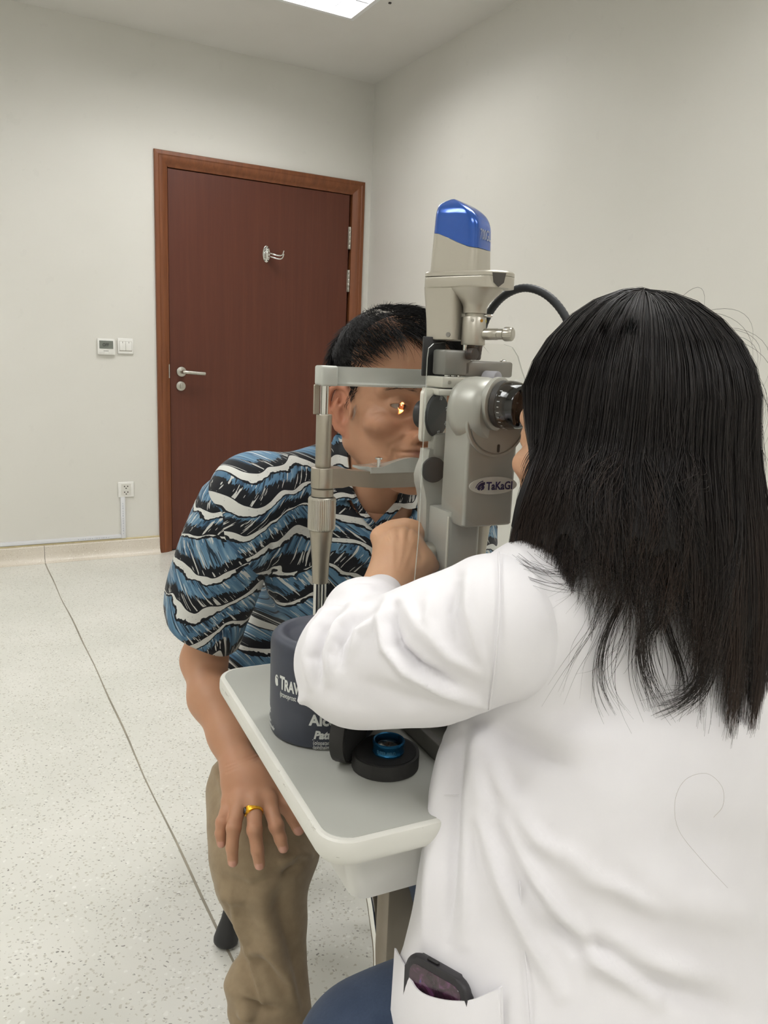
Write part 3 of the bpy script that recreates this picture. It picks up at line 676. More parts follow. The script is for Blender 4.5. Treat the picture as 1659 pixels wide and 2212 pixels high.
# flange: long rounded plate
fl = []
def stadium(w_, f0, f1, n=10):
    r = w_/2; out = [(r*math.cos(a), f0+r+r*math.sin(a)) for a in np.linspace(-math.pi, 0, n*2)]
    r2 = .010
    out += [(r-r2+r2*math.cos(a), f1-r2+r2*math.sin(a)) for a in np.linspace(0, math.pi/2, 5)]
    out += [(-r+r2+r2*math.cos(a), f1-r2+r2*math.sin(a)) for a in np.linspace(math.pi/2, math.pi, 5)]
    return out
st = stadium(.052, -.062, .042); st2 = stadium(.049, -.0605, .0405); zfm = zf0+.0125
sp('lamp_flange', lx(prism(st, zf0, zfm, .002, 2)), M_BODY2, smooth=35)
sp('flange_lid', lx(loft([[(x, y, zfm+.0004) for x, y in st], [(x, y, zf1-.0015) for x, y in st], [(x, y, zf1) for x, y in st2]])), M_BODY2, smooth=35)
sp('latch', lx(xf(prism([(-.008, .0085), (.008, .0085), (.006, -.002), (0, -.007), (-.006, -.002)], 0, .0008), np.array([[-.7, 0, -.714], [.714, 0, -.7], [0, 1, 0]]), (-.0185, -.0545, zfm-.0055))), mat('smoked_plastic', (74, 70, 66), .2), smooth=0, label='small smoked latch on the lamp flange')
# housing and blue cap
ZC0, ZC1 = zf1, ztop
def cap_dims(z):
    u = (z-ZC0)/(ZC1-ZC0)                             # 0 base .. 1 top
    back = -.026+.004*u; front = .037-.004*u
    if u > .55:
        k = (u-.55)/.45; back += .036*k**2.6           # doctor side rolls over
    if u > .90:
        k = (u-.90)/.10; front -= .012*k**2.2
    hs = .0225-.0025*u
    if u > .72:
        k = (u-.72)/.28; hs -= .0135*k**2.4
    return back, front, hs
per = rrect(2, 2, .38, 6)
per = [np.array(per)[i]*(1-j/3)+np.array(per)[(i+1) % len(per)]*(j/3) for i in range(len(per)) for j in range(3)]
def cap_pt(p, z):
    b, f, hs = cap_dims(z); return (p[0]*hs, (b+f)/2+p[1]*(f-b)/2, z)
def zbound(p):
    u = (p[1]+1)/2                                     # 0 doctor side .. 1 patient side
    e = u*u*(3-2*u)
    return zl(541)+(zl(506)-zl(541))*e
low = [[cap_pt(p, ZC0-.001+(zbound(p)-.0003-ZC0+.001)*k/8) for p in per] for k in range(9)]
sp('lamp_housing', lx(loft(low)), M_BODY2, smooth=50)
up = [[cap_pt(p, zbound(p)+.0003+(ZC1-zbound(p))*(1-(1-k/20)**1.6)) for p in per] for k in range(21)]
bc = sp('lamp_cap', lx(loft(up)), M_BLUE, smooth=50, label='glossy metallic blue lamp cap')
gl = text_shape('700GL', .0165, .0001, .0001, .58)
# lettering wrapped on the cap's doctor-side face
gv, gf = gl; gv = gv.copy(); gx = gv[:, 0].max()
gw = []
for x, y, z in gv:
    zz = zl(521)+y; b, f, hs = cap_dims(zz); gw.append((-.0125+x, b-.0006+max(0, (abs(-.0125+x)-hs*.62))**2*16, zz))
sp('cap_lettering', lx((np.array(gw), gf)), M_WPRINT, bc, smooth=0)
# --- black flexible cable arching to the right
cp_ = smooth_path([at(1030, 775, 1.03), at(1037, 735, 1.02), at(1050, 690, 1.01), at(1072, 655, 1.0), at(1100, 632, .99), at(1135, 622, .98), at(1172, 632, .97), at(1205, 660, .96), at(1232, 705, .95), at(1262, 780, .95), at(1290, 900, .97), at(1300, 1050, .99)], 110)
cab = tube(cp_, [.0047+.00035*(i % 2) for i in range(len(cp_))], 12)
sp('cable', cab, mat('black_rubber_hose', (44, 47, 50), .5), smooth=60, label='black ribbed power cable arching from the tower')
# --- clear breath shield hanging between doctor and microscope
m, t = newmat('clear_acrylic')
tr = t.node('ShaderNodeBsdfTransparent'); tr.inputs[0].default_value = (.965, .975, .97, 1)
gls = t.node('ShaderNodeBsdfGlossy'); gls.inputs['Roughness'].default_value = .04; gls.inputs[0].default_value = (1, 1, 1, 1)
fr = t.node('ShaderNodeFresnel'); fr.inputs[0].default_value = 1.42
mx = t.node('ShaderNodeMixShader'); t.set(mx.inputs[0], t.math('MULTIPLY', fr.outputs[0], .55)); t.l.new(tr.outputs[0], mx.inputs[1]); t.l.new(gls.outputs[0], mx.inputs[2])
t.l.new(mx.outputs[0], t.n['Material Output'].inputs['Surface'])
M_CLEAR = m
m, t = newmat('acrylic_edge')
tr = t.node('ShaderNodeBsdfTransparent'); tr.inputs[0].default_value = (.9, .93, .92, 1)
mx = t.node('ShaderNodeMixShader'); mx.inputs[0].default_value = .45
t.set(t.bsdf.inputs['Base Color'], (*srgb((214, 216, 208)), 1)); setp(t, rough=.2); t.l.new(tr.outputs[0], mx.inputs[1]); t.l.new(t.bsdf.outputs[0], mx.inputs[2]); t.l.new(mx.outputs[0], t.n['Material Output'].inputs['Surface'])
M_CLEDGE = m
FSH = .150
pix = [(892, 1300), (905, 1160), (915, 960), (924, 775), (927, 752), (938, 742), (960, 740), (1040, 742), (1090, 744), (1108, 750), (1120, 770), (1130, 805), (1150, 860), (1180, 950), (1190, 1150), (1180, 1310)]
poly = [tfp(x, y, FSH) for x, y in pix]
shv, shf = prism(poly[::-1], 0, .0022)
shv = np.stack([shv[:, 0], FSH+shv[:, 2], shv[:, 1]], 1)
nface = len(shf)
sp('breath_shield', tx((shv, shf)), M_CLEAR, smooth=0, mats=[M_CLEAR, M_CLEDGE], midx=[0 if i < 2 else 1 for i in range(nface)], label='clear acrylic breath shield')

# slit beam: a small hot lamp in the tower's mirror, aimed at the patient's eye
# ================================================================== things on the table
M_CAN = mat('navy_rubber', (58, 62, 74), .52, var=.05, vscale=60, bump=.06, bscale=900)
CR = .0585
CC = np.array([-.0585, .8105, TT])
can = thing('tissue_canister', CC, 'dark navy cylindrical canister with white eye drop lettering beside the doctor\'s elbow', 'canister')
hz = .112
mesh_obj('body', xf(lathe([(.001, .0006), (CR-.004, .0006), (CR-.001, .002), (CR, .005), (CR, hz-.012), (CR-.0012, hz-.006), (CR-.005, hz-.0015), (CR-.010, hz), (CR-.014, hz-.001), (CR-.018, hz-.004), (CR-.022, hz-.0055), (.001, hz-.006)], 72), None, CC), M_CAN, can, smooth=50)
def on_can(shape, ang, z, tilt=0.):
    """wrap flat lettering round the canister; ang degrees from straight towards the viewer, positive to the right"""
    v, f = shape; v = V3(v).copy(); a0 = math.radians(ang)-math.atan2(CC[0], CC[1])
    th_ = a0+v[:, 0]/CR; r = CR+.0002+v[:, 2]
    return np.stack([CC[0]+r*np.sin(th_), CC[1]-r*np.cos(th_), CC[2]+z+v[:, 1]], 1), f
M_CPR = mat('canister_print', (214, 216, 212), .55)
def ct(s, ang, z, size, bold=0., sx=1., shear=0.):
    mesh_obj('lettering', on_can(text_shape(s, size, .0002, bold, sx, shear), ang, z), M_CPR, can, smooth=0)
ct('T', -51, .060, .020, .0006, .62); ct('RAVATAN', -44.2, .060, .0165, .0006, .62)
ct('(travoprost eye drops solution)', -51, .0515, .0082, 0, .60)
ct('Alcon', -13.5, .0285, .0165, .0006, .92)
ct('Pataday', -9, .0138, .0120, .0005, .92, .25)
ct('(olopatadine hydrochloride', -9.5, .0070, .0062, 0, .75); ct('ophthalmic solution)', -9.5, .0015+.0005, .0062, 0, .75)
ct('Vigamox', -108, .0225, .0105, .0003, .9, .2); ct('0.5% as base', -92, .0125, .0050, 0, .8); ct('PENETRATES-DEEP', -90, .0068, .0044, 0, .8)
mesh_obj('underline', on_can(box(.046, .0007, .0003, c=(.022, 0, 0)), -9, .0122), M_CPR, can, smooth=0)
mesh_obj('underline', on_can(box(.030, .0005, .0003, c=(.012, 0, 0)), -90, .0112), M_CPR, can, smooth=0)
eg = [(.0045*math.cos(a)*.8, .0062*math.sin(a)) for a in np.linspace(.5, 5.6, 20)]+[(.0028*math.cos(a)*.8+.0006, .0040*math.sin(a)+.0006) for a in np.linspace(5.4, .8, 16)]
mesh_obj('emblem', on_can(join(prism(eg, 0, .0003), prism([(-.0012, -.004), (.0026, -.0045), (.002, .002), (-.0018, .003)], 0, .0003)), -57, .0665), M_CPR, can, smooth=0)

# open black lens case with a blue-rimmed lens on it
M_CASE = mat('black_case', (40, 39, 38), .6, var=.1, bump=.1, bscale=500)
M_FOAM = mat('black_foam', (27, 27, 27), .9, bump=.3, bscale=900)
cc = (atz(825, 1662, TT)+np.array([0, 0, 0]))
KC = np.array([.011, .730, TT])
lc = thing('lens_case', KC, 'open round black lens case with its lid standing upright on the table', 'lens case')
kr = .0345
def case_outline(r): 
    out = circ(r, 40); return [(max(x, -r*.86), y) for x, y in out]
RK = frame(-20)
mesh_obj('base', xf(prism(case_outline(kr), .0006, .0155, .0015, 2), RK, KC), M_CASE, lc, smooth=35)
mesh_obj('foam_insert', xf(prism(case_outline(kr-.003), .0150, .0162, .0004, 1), RK, KC), M_FOAM, lc, smooth=30)
RLID = RK@np.array([[0, 0, -1], [0, 1, 0], [1, 0, 0.]])
lidc = KC+RK@np.array([-kr*.86-.001, -.004, .0040+kr*.86])
mesh_obj('lid', xf(prism(case_outline(kr), 0, .0145, .0015, 2), RLID, lidc+np.array([0, 0, 0])), M_CASE, lc, smooth=35, label='black lid standing open')
mesh_obj('lid_lining', xf(prism(case_outline(kr-.003), -.0012, .0004, .0003, 1), RLID, lidc), M_FOAM, lc, smooth=30)
mesh_obj('hinge', xf(rod((-kr*.86-.002, -.012, .0155), (-kr*.86-.002, .012, .0155), .0022, 12), RK, KC), M_CASE, lc)
LC = KC+RK@np.array([.004, -.002, 0])+np.array([0, 0, .0162])
ln = thing('examination_lens', LC, 'small examination lens in a blue anodised ring resting on the open black case', 'lens')
M_BRING = mat('blue_anodised', (30, 98, 140), .25, .7, .06)
mesh_obj('ring', xf(lathe([(.0148, 0), (.0158, .0004), (.0160, .002), (.0152, .003), (.0152, .008), (.0163, .0095), (.0163, .0125), (.0152, .0135), (.0140, .0128), (.0140, .0004)], 48), None, LC), M_BRING, ln, smooth=40)
m, t = newmat('lens_glass'); t.set(t.bsdf.inputs['Base Color'], (.95, .97, .98, 1)); setp(t, rough=.02, trans=1., ior=1.5); M_LENS = m
mesh_obj('glass', xf(lathe([(.001, .0015), (.0139, .003), (.0139, .006), (.010, .0085), (.001, .0105)], 40), None, LC), M_LENS, ln, smooth=60)
v, f = text_shape('SUPER FIELD', .0046, .0001, .0001, .8); a0 = math.radians(-48)
v = np.stack([LC[0]+(.0154+v[:, 2])*np.sin(a0+v[:, 0]/.0154), LC[1]-(.0154+v[:, 2])*np.cos(a0+v[:, 0]/.0154), LC[2]+.0036+v[:, 1]], 1)
mesh_obj('engraving', (v, f), mat('engraving_grey', (62, 112, 140), .5), ln, smooth=0)
# ================================================================== clay modelling: smooth-blended distance fields meshed with surface nets
def _sm(a, b, k):
    h = np.maximum(k-np.abs(a-b), 0)/k
    return np.minimum(a, b)-h*h*(k*.25)
class Clay:
    def __init__(s): s.p = []
    def _add(s, fn, lo, hi, k, op):
        s.p.append((fn, np.asarray(lo, np.float32), np.asarray(hi, np.float32), max(k, 1e-5), op)); return s
    def cap(s, a, b, ra, rb=None, k=.01, op='u'):
        rb = ra if rb is None else rb
        a = np.asarray(a, np.float32); b = np.asarray(b, np.float32); ab = b-a; L2 = float(ab@ab)+1e-12
        def fn(P):
            q = P-a; t = np.clip((q@ab)/L2, 0, 1); return np.sqrt(((q-t[:, None]*ab)**2).sum(1))-(ra+(rb-ra)*t)
        R = max(ra, rb); return s._add(fn, np.minimum(a, b)-R, np.maximum(a, b)+R, k, op)
    def chain(s, pts, rad, k=.004, op='u', k0=None):
        rad = np.broadcast_to(np.asarray(rad, float), (len(pts),))
        pts = [np.asarray(q, np.float32) for q in pts]
        segs = [(pts[i], pts[i+1]-pts[i], float(rad[i]), float(rad[i+1])) for i in range(len(pts)-1)]
        def fn(P):
            d = None
            for a, ab, ra, rb in segs:
                q = P-a; t = np.clip((q@ab)/(float(ab@ab)+1e-12), 0, 1); e = np.sqrt(((q-t[:, None]*ab)**2).sum(1))-(ra+(rb-ra)*t)
                d = e if d is None else _sm(d, e, k)
            return d
        A = np.array(pts); R = float(rad.max()); return s._add(fn, A.min(0)-R, A.max(0)+R, k if k0 is None else k0, op)
    def ell(s, c, r, R=None, k=.01, op='u'):
        c = np.asarray(c, np.float32); r = np.asarray(r, np.float32); R = np.eye(3, dtype=np.float32) if R is None else np.asarray(R, np.float32)
        def fn(P):
            q = (P-c)@R; k0 = np.sqrt(((q/r)**2).sum(1)); k1 = np.sqrt(((q/(r*r))**2).sum(1))+1e-9
            return k0*(k0-1)/k1
        m = float(r.max()); return s._add(fn, c-m, c+m, k, op)
    def box(s, c, h, R=None, r=.003, k=.01, op='u'):
        c = np.asarray(c, np.float32); h = np.asarray(h, np.float32)-r; R = np.eye(3, dtype=np.float32) if R is None else np.asarray(R, np.float32)
        def fn(P):
            q = np.abs((P-c)@R)-h; return np.sqrt((np.maximum(q, 0)**2).sum(1))+np.minimum(q.max(1), 0)-r
        m = float(np.linalg.norm(h))+r; return s._add(fn, c-m, c+m, k, op)
    def fn(s, f, lo, hi, k=.01, op='u'): return s._add(f, lo, hi, k, op)
    def ev(s, P):
        P = np.asarray(P, np.float32); d = np.full(len(P), 9., np.float32)
        for f, lo, hi, k, op in s.p:
            e = f(P).astype(np.float32)
            d = _sm(d, e, k) if op == 'u' else -_sm(-d, e, k) if op == 's' else -_sm(-d, -e, k)
        return d
    def mesh(s, h=.003, lo=None, hi=None, smooth=1):
        B = 8; Hc = h*B
        us = [q for q in s.p if q[4] == 'u']
        L = np.min([q[1] for q in us], 0)-Hc if lo is None else np.asarray(lo, np.float32)
        U = np.max([q[2] for q in us], 0)+Hc if hi is None else np.asarray(hi, np.float32)
        n = np.ceil((U-L)/Hc).astype(int)
        I = np.stack(np.meshgrid(*[np.arange(k) for k in n], indexing='ij'), -1).reshape(-1, 3)
        cen = (L+(I+.5)*Hc).astype(np.float32)
        dc = np.full(len(cen), 9., np.float32)
        for f, l, u, k, op in s.p:                       # coarse pass with box culling
            mk = np.all((cen > l-k-2*Hc) & (cen < u+k+2*Hc), 1)
            if not mk.any(): continue
            e = f(cen[mk]).astype(np.float32); dd = dc[mk]
            dc[mk] = _sm(dd, e, k) if op == 'u' else -_sm(-dd, e, k) if op == 's' else -_sm(-dd, -e, k)
        I = I[np.abs(dc) < Hc*1.15]; cen = L+(I+.5)*Hc
        g = np.stack(np.meshgrid(*[np.arange(B+1)]*3, indexing='ij'), -1).reshape(-1, 3)
        P = (L+(I[:, None, :]*B+g[None])*h).astype(np.float32)
        D = np.full(P.shape[:2], 9., np.float32)
        for f, l, u, k, op in s.p:
            mk = np.where(np.all((cen > l-k-1.6*Hc) & (cen < u+k+1.6*Hc), 1))[0]
            if not len(mk): continue
            e = f(P[mk].reshape(-1, 3)).reshape(len(mk), -1).astype(np.float32); dd = D[mk]
            D[mk] = _sm(dd, e, k) if op == 'u' else -_sm(-dd, e, k) if op == 's' else -_sm(-dd, -e, k)
        nb = len(I); D = D.reshape(nb, B+1, B+1, B+1)
        sg = D < 0
        c8 = [sg[:, i:B+i, j:B+j, k:B+k] for i in (0, 1) for j in (0, 1) for k in (0, 1)]
        tot = sum(c.astype(np.int8) for c in c8); act = (tot > 0) & (tot < 8)
        b, x, y, z = np.where(act)
        base = np.stack([x, y, z], 1)
        acc = np.zeros((len(b), 3)); cnt = np.zeros(len(b))
        offs = [(i, j, k) for i in (0, 1) for j in (0, 1) for k in (0, 1)]
        val = {o: D[b, x+o[0], y+o[1], z+o[2]] for o in offs}
        for o in offs:
            for ax in range(3):
                if o[ax]: continue
                q = list(o); q[ax] = 1; q = tuple(q)
                a_, b_ = val[o], val[q]; m = (a_ < 0) != (b_ < 0)
                t = np.where(m, a_/(a_-b_+1e-20), 0)
                pt = np.array(o, float)[None]+t[:, None]*np.eye(3)[ax]
                acc[m] += pt[m]; cnt[m] += 1
        Vt = L+(I[b]*B+base+acc/np.maximum(cnt, 1)[:, None])*h
        G = I[b].astype(np.int64)*B+base; dim = n.astype(np.int64)*B+2
        key = (G[:, 0]*dim[1]+G[:, 1])*dim[2]+G[:, 2]
        od = np.argsort(key); ks = key[od]
        stride = np.array([dim[1]*dim[2], dim[2], 1])
        quads = []
        for ax in range(3):
            o = [0, 0, 0]; q = [0, 0, 0]; q[ax] = 1
            a_ = val[(0, 0, 0)]; b_ = val[tuple(q)]
            m = np.where((a_ < 0) != (b_ < 0))[0]
            u, v = [(1, 2), (2, 0), (0, 1)][ax]
            k0 = key[m]; ids = []
            ok = np.ones(len(m), bool)
            for du, dv in ((0, 0), (-1, 0), (-1, -1), (0, -1)):
                kk = k0+du*stride[u]+dv*stride[v]; p = np.searchsorted(ks, kk); p = np.clip(p, 0, len(ks)-1)
                ok &= ks[p] == kk; ids.append(od[p])
            Q = np.stack(ids, 1)[ok]; fl = (a_[m] < 0)[ok]
            Q[~fl] = Q[~fl][:, ::-1]
            quads.append(Q)
        Q = np.concatenate(quads)
        for _ in range(smooth): Vt = relax(Vt, Q, .5)
        return Vt, Q
def relax(V, Q, w=.5):
    acc = np.zeros_like(V); cnt = np.zeros(len(V))
    for i in range(4):
        a = Q[:, i]
        for j in (1, 3):
            bq = Q[:, (i+j) % 4]
            for d in range(3): acc[:, d] += np.bincount(a, V[bq, d], len(V))
            cnt += np.bincount(a, minlength=len(V))
    cnt = np.maximum(cnt, 1)
    return V*(1-w)+w*acc/cnt[:, None]
def normals(V, Q):
    n = np.cross(V[Q[:, 2]]-V[Q[:, 0]], V[Q[:, 3]]-V[Q[:, 1]]); out = np.zeros_like(V)
    for i in range(4):
        for d in range(3): out[:, d] += np.bincount(Q[:, i], n[:, d], len(V))
    return out/(np.linalg.norm(out, axis=1)[:, None]+1e-12)
def stroke_dist(P2, poly):
    """distance of points (N,2) to a polyline and the position 0..1 along it"""
    poly = np.asarray(poly, float); best = np.full(len(P2), 1e9); tt = np.zeros(len(P2)); L = np.r_[0, np.cumsum(np.hypot(*np.diff(poly, axis=0).T))]
    for i in range(len(poly)-1):
        a, ab = poly[i], poly[i+1]-poly[i]; t = np.clip(((P2-a)@ab)/(ab@ab+1e-9), 0, 1); d = np.hypot(*(P2-a-t[:, None]*ab).T)
        m = d < best; best[m] = d[m]; tt[m] = (L[i]+t[m]*(L[i+1]-L[i]))/L[-1]
    return best, tt
def vnoise(P, freq, seed=0, octv=2):
    """smooth pseudo-random field from a few rotated sine products"""
    r = np.random.default_rng(seed); out = np.zeros(len(P)); amp = 1.
    for o in range(octv):
        for _ in range(4):
            k = r.normal(size=3); k *= freq*(2**o)*2*np.pi/np.linalg.norm(k)
            out += amp*np.sin(P@k+r.uniform(0, 6.28))/4
        amp *= .5
    return out
def set_color(o, col):
    me = o.data; a = me.color_attributes.new('Col', 'FLOAT_COLOR', 'POINT'); c = np.ones((len(me.vertices), 4), np.float32); c[:, :3] = col; a.data.foreach_set('color', c.ravel())
def set_vec(o, name, v):
    a = o.data.attributes.new(name, 'FLOAT_VECTOR', 'POINT'); a.data.foreach_set('vector', np.asarray(v, np.float32).ravel())
def strands(curves, rad, sides=3, tip=.25):
    """hair: many thin tapering tubes in one shape; curves is a list of (m,3) arrays"""
    Vs, Fs, n = [], [], 0
    for ci, C in enumerate(curves):
        m = len(C); T = np.gradient(C, axis=0); T /= np.linalg.norm(T, axis=1)[:, None]+1e-12
        x = np.cross(T, np.array([.31, .57, .76])); x /= np.linalg.norm(x, axis=1)[:, None]+1e-12; y = np.cross(T, x)
        r = (rad[ci] if hasattr(rad, '__len__') else rad)*np.interp(np.linspace(0, 1, m), [0, .12, .6, 1], [.7, 1, .9, tip])
        ring = np.stack([C+r[:, None]*(math.cos(2*math.pi*k/sides)*x+math.sin(2*math.pi*k/sides)*y) for k in range(sides)], 1)
        Vs.append(ring.reshape(-1, 3))
        i = np.arange(m-1)[:, None]*sides; k = np.arange(sides)[None]; k2 = (k+1) % sides
        Fs.append(np.stack([i+k, i+k2, i+sides+k2, i+sides+k], -1).reshape(-1, 4)+n); n += m*sides
    return np.concatenate(Vs), np.concatenate(Fs)
def mesh_np(name, shape, m, parent, smooth=180, **kw):
    """fast path for big numpy meshes (no normal recalculation)"""
    v, f = shape; o0 = ORIG[parent.name]; f = np.asarray(f)
    me = bpy.data.meshes.new(name); me.vertices.add(len(v)); me.vertices.foreach_set('co', (v-o0).astype(np.float32).ravel())
    k = f.shape[1]; me.loops.add(f.size); me.loops.foreach_set('vertex_index', f.astype(np.int32).ravel())
    me.polygons.add(len(f)); me.polygons.foreach_set('loop_start', np.arange(0, f.size, k, dtype=np.int32)); me.polygons.foreach_set('loop_total', np.full(len(f), k, np.int32)); me.polygons.foreach_set('use_smooth', np.ones(len(f), bool))
    me.update(calc_edges=True); me.validate()
    me.materials.append(m)
    o = bpy.data.objects.new(name, me); _link(o, parent, kw.get('label'), None, None, kw.get('kind')); ORIG[o.name] = o0
    return o

def unit(a): a = np.asarray(a, float); return a/np.linalg.norm(a)
def hit(clay, x, y, y0=.3, n=90, far=None):
    """first surface point of a clay shape along the view ray of a pixel"""
    d = unit(ray(x, y)); tt_ = y0/d[1]
    for _ in range(n):
        q = EYE+d*tt_; e = float(clay.ev(q[None])[0]); tt_ += e*.7
        if far is not None and tt_ > far: tt_ = far; break
        if e < 2e-4: break
    return EYE+d*tt_
# ------------------------------------------------------------------ skin, cloth, hair materials
def skin_mat(name, rough=.48):
    m, t = newmat(name); co = t.obj()
    c = t.node('ShaderNodeVertexColor', layer_name='Col').outputs[0]
    n = t.noise(co, 45, 4, .6); n2 = t.noise(co, 900, 3)
    c2 = t.mix(t.math('MULTIPLY', t.math('SUBTRACT', n, .35, clamp=True), .5), c, t.vmul(c, (.86, .70, .62)))
    t.set(t.bsdf.inputs['Base Color'], c2); setp(t, rough=rough, sss=.12, spec=.4)
    t.bsdf.inputs['Subsurface Radius'].default_value = (.008, .003, .0015); t.bsdf.inputs['Subsurface Scale'].default_value = .4
    t.bump(n2, .12, .0006)
    return m
M_SKIN = skin_mat('skin')
M_HAIR = mat('black_hair', (21, 19, 19), .58, var=.5, vscale=60, spec=.3)
m, t = newmat('dark_brown_hair')
hn = t.noise(t.obj(), 30, 3); rnd = t.attr('Col', 'Color')
t.set(t.bsdf.inputs['Base Color'], rnd); setp(t, rough=.50, spec=.4)
M_HAIR2 = m

# ------------------------------------------------------------------ a head in its own frame: x = subject's right, y = forward, z = up, origin at eye level between the ears
EYE_L = (.0315, .0735, 0.)
def head_clay(ears=True):
    c = Clay()
    c.ell((0, -.012, .034), (.0755, .097, .083))
    c.ell((0, .026, .050), (.066, .060, .060), k=.02)
    c.ell((0, .024, -.036), (.060, .060, .080), k=.03)
    for s in (1, -1):
        c.cap((s*.053, .002, -.058), (s*.020, .062, -.098), .020, .019, k=.025)
        c.cap((s*.060, .000, -.010), (s*.055, .004, -.055), .016, .017, k=.02)
        c.ell((s*.046, .058, -.026), (.021, .024, .017), k=.018)
        c.cap((s*.047, .068, .021), (s*.015, .082, .016), .0105, .0100, k=.012)
    c.ell((0, .076, -.104), (.021, .019, .016), k=.02)
    for s in (1, -1):
        c.ell((s*.032, .099, -.001), (.020, .018, .0115), k=.014, op='s')
        c.ell((s*.017, .094, -.004), (.009, .012, .012), k=.010, op='s')
    # nose
    c.cap((0, .0845, .008), (0, .1055, -.031), .0080, .0100, k=.010)
    c.ell((0, .1075, -.0355), (.0115, .0115, .0100), k=.007)
    for s in (1, -1):
        c.ell((s*.0135, .0955, -.0395), (.0088, .0115, .0085), k=.005)
    # muzzle, lips
    c.ell((0, .074, -.060), (.034, .024, .028), k=.014)
    zl_ = -.0585
    up_ = [(-.031, .0765, zl_-.0025), (-.014, .0935, zl_+.0012), (-.005, .0985, zl_+.0032), (0, .0985, zl_+.0024), (.005, .0985, zl_+.0032), (.014, .0935, zl_+.0012), (.031, .0765, zl_-.0025)]
    c.chain(up_, [.0022, .0038, .0044, .0044, .0044, .0038, .0022], k=.003, k0=.004)
    lo_ = [(-.025, .0815, zl_-.003), (-.012, .0930, zl_-.0062), (0, .0970, zl_-.0072), (.012, .0930, zl_-.0062), (.025, .0815, zl_-.003)]
    c.chain(lo_, [.0020, .0045, .0055, .0045, .0020], k=.003, k0=.004)
    c.chain([(-.035, .0760, zl_-.0045), (-.016, .0975, zl_-.0015), (0, .1040, zl_-.0012), (.016, .0975, zl_-.0015), (.035, .0760, zl_-.0045)], [.0014, .0016, .0016, .0016, .0014], k=.002, op='s', k0=.003)
    c.ell((0, .094, -.0795), (.018, .008, .006), k=.010, op='s')
    for s in (1, -1):
        c.chain([(s*.0190, .0975, -.036), (s*.0300, .0885, -.050), (s*.0370, .0800, -.064), (s*.0360, .0740, -.078)], [.0020, .0030, .0030, .0015], k=.004, op='s', k0=.009)
        c.chain([(s*.022, .0915, -.0135), (s*.033, .0880, -.0160), (s*.044, .0790, -.0130)], [.0010, .0016, .0010], k=.003, op='s', k0=.005)
        c.ell((s*.0078, .1010, -.0470), (.0042, .0062, .0032), k=.003, op='s')
        # lids: a shell round the eyeball, cut by the almond opening
        E = np.array((s*EYE_L[0], EYE_L[1], EYE_L[2]))
        c.ell(E+np.array((0, .0005, 0)), (.0155, .0142, .0138), k=.005)
        Ro = np.array([[math.cos(-s*.10), 0, math.sin(-s*.10)], [0, 1, 0], [-math.sin(-s*.10), 0, math.cos(-s*.10)]])
        c.ell(E+np.array((0, .0125, -.0012)), (.0150, .0130, .0033), R=Ro, k=.0022, op='s')
        c.chain([E+np.array((-s*.013, .0100, .0060)), E+np.array((0, .0140, .0082)), E+np.array((s*.014, .0085, .0052))], [.0006, .0011, .0006], k=.002, op='s', k0=.003)
        if not ears: continue
        # ear
        ec = np.array((s*.0745, -.004, -.014))
        Re = frame(s*26.)
        c.ell(ec+np.array((s*.004, 0, 0)), (.0075, .0195, .0330), R=Re, k=.006)
        rim = [(.010, .020, -.008), (.006, .018, .014), (.0085, .008, .0285), (.011, -.006, .0320), (.013, -.017, .0240), (.013, -.0205, .006), (.010, -.016, -.014), (.006, -.006, -.0270), (.0045, .006, -.0330)]
        c.chain([ec+Re@np.array((s*a, b, d)) if s > 0 else ec+Re@np.array((-a, b, d)) for a, b, d in rim], [.0026, .0034, .0036, .0038, .0038, .0036, .0036, .0048, .0052], k=.003, k0=.003)
        c.ell(ec+Re@np.array((s*.0120, .006, -.006)), (.0095, .0085, .0135), k=.003, op='s')
        c.ell(ec+Re@np.array((s*.0125, -.004, .014)), (.0072, .0085, .0105), k=.003, op='s')
        c.chain([ec+Re@np.array((s*.009, -.002, -.016)), ec+Re@np.array((s*.0105, -.010, -.002)), ec+Re@np.array((s*.0100, -.004, .014))], [.0028, .0030, .0022], k=.003, k0=.003)
    c.cap((0, -.022, -.045), (0, -.046, -.150), .047, .050, k=.03)
    return c
def skin_colors(P, base, lips, ear, blush):
    """P in head coordinates; colours that belong to the skin itself"""
    def g(c, r): return np.exp(-(((P-np.array(c))/np.array(r))**2).sum(1))
    col = np.tile(np.array(base), (len(P), 1))
    def mixc(w, c):
        nonlocal col
        w = np.clip(w, 0, 1)[:, None]; col = col*(1-w)+np.array(c)*w
    for s in (1, -1):
        mixc(.35*g((s*.045, .07, -.03), (.025, .03, .02)), blush)
        mixc(.8*(np.abs(P[:, 0]) > .073)*np.clip((P[:, 1] < .018)*(P[:, 1] > -.035)*(np.abs(P[:, 2]+.014) < .040), 0, 1)*np.clip((np.abs(P[:, 0])-.073)/.006, 0, 1), ear)
    mixc(.45*g((0, .108, -.036), (.014, .014, .014)), blush)
    lz = g((0, .095, -.0605), (.023, .016, .0085))
    mixc(np.clip(lz*1.7-.5, 0, .85), lips)
    return col
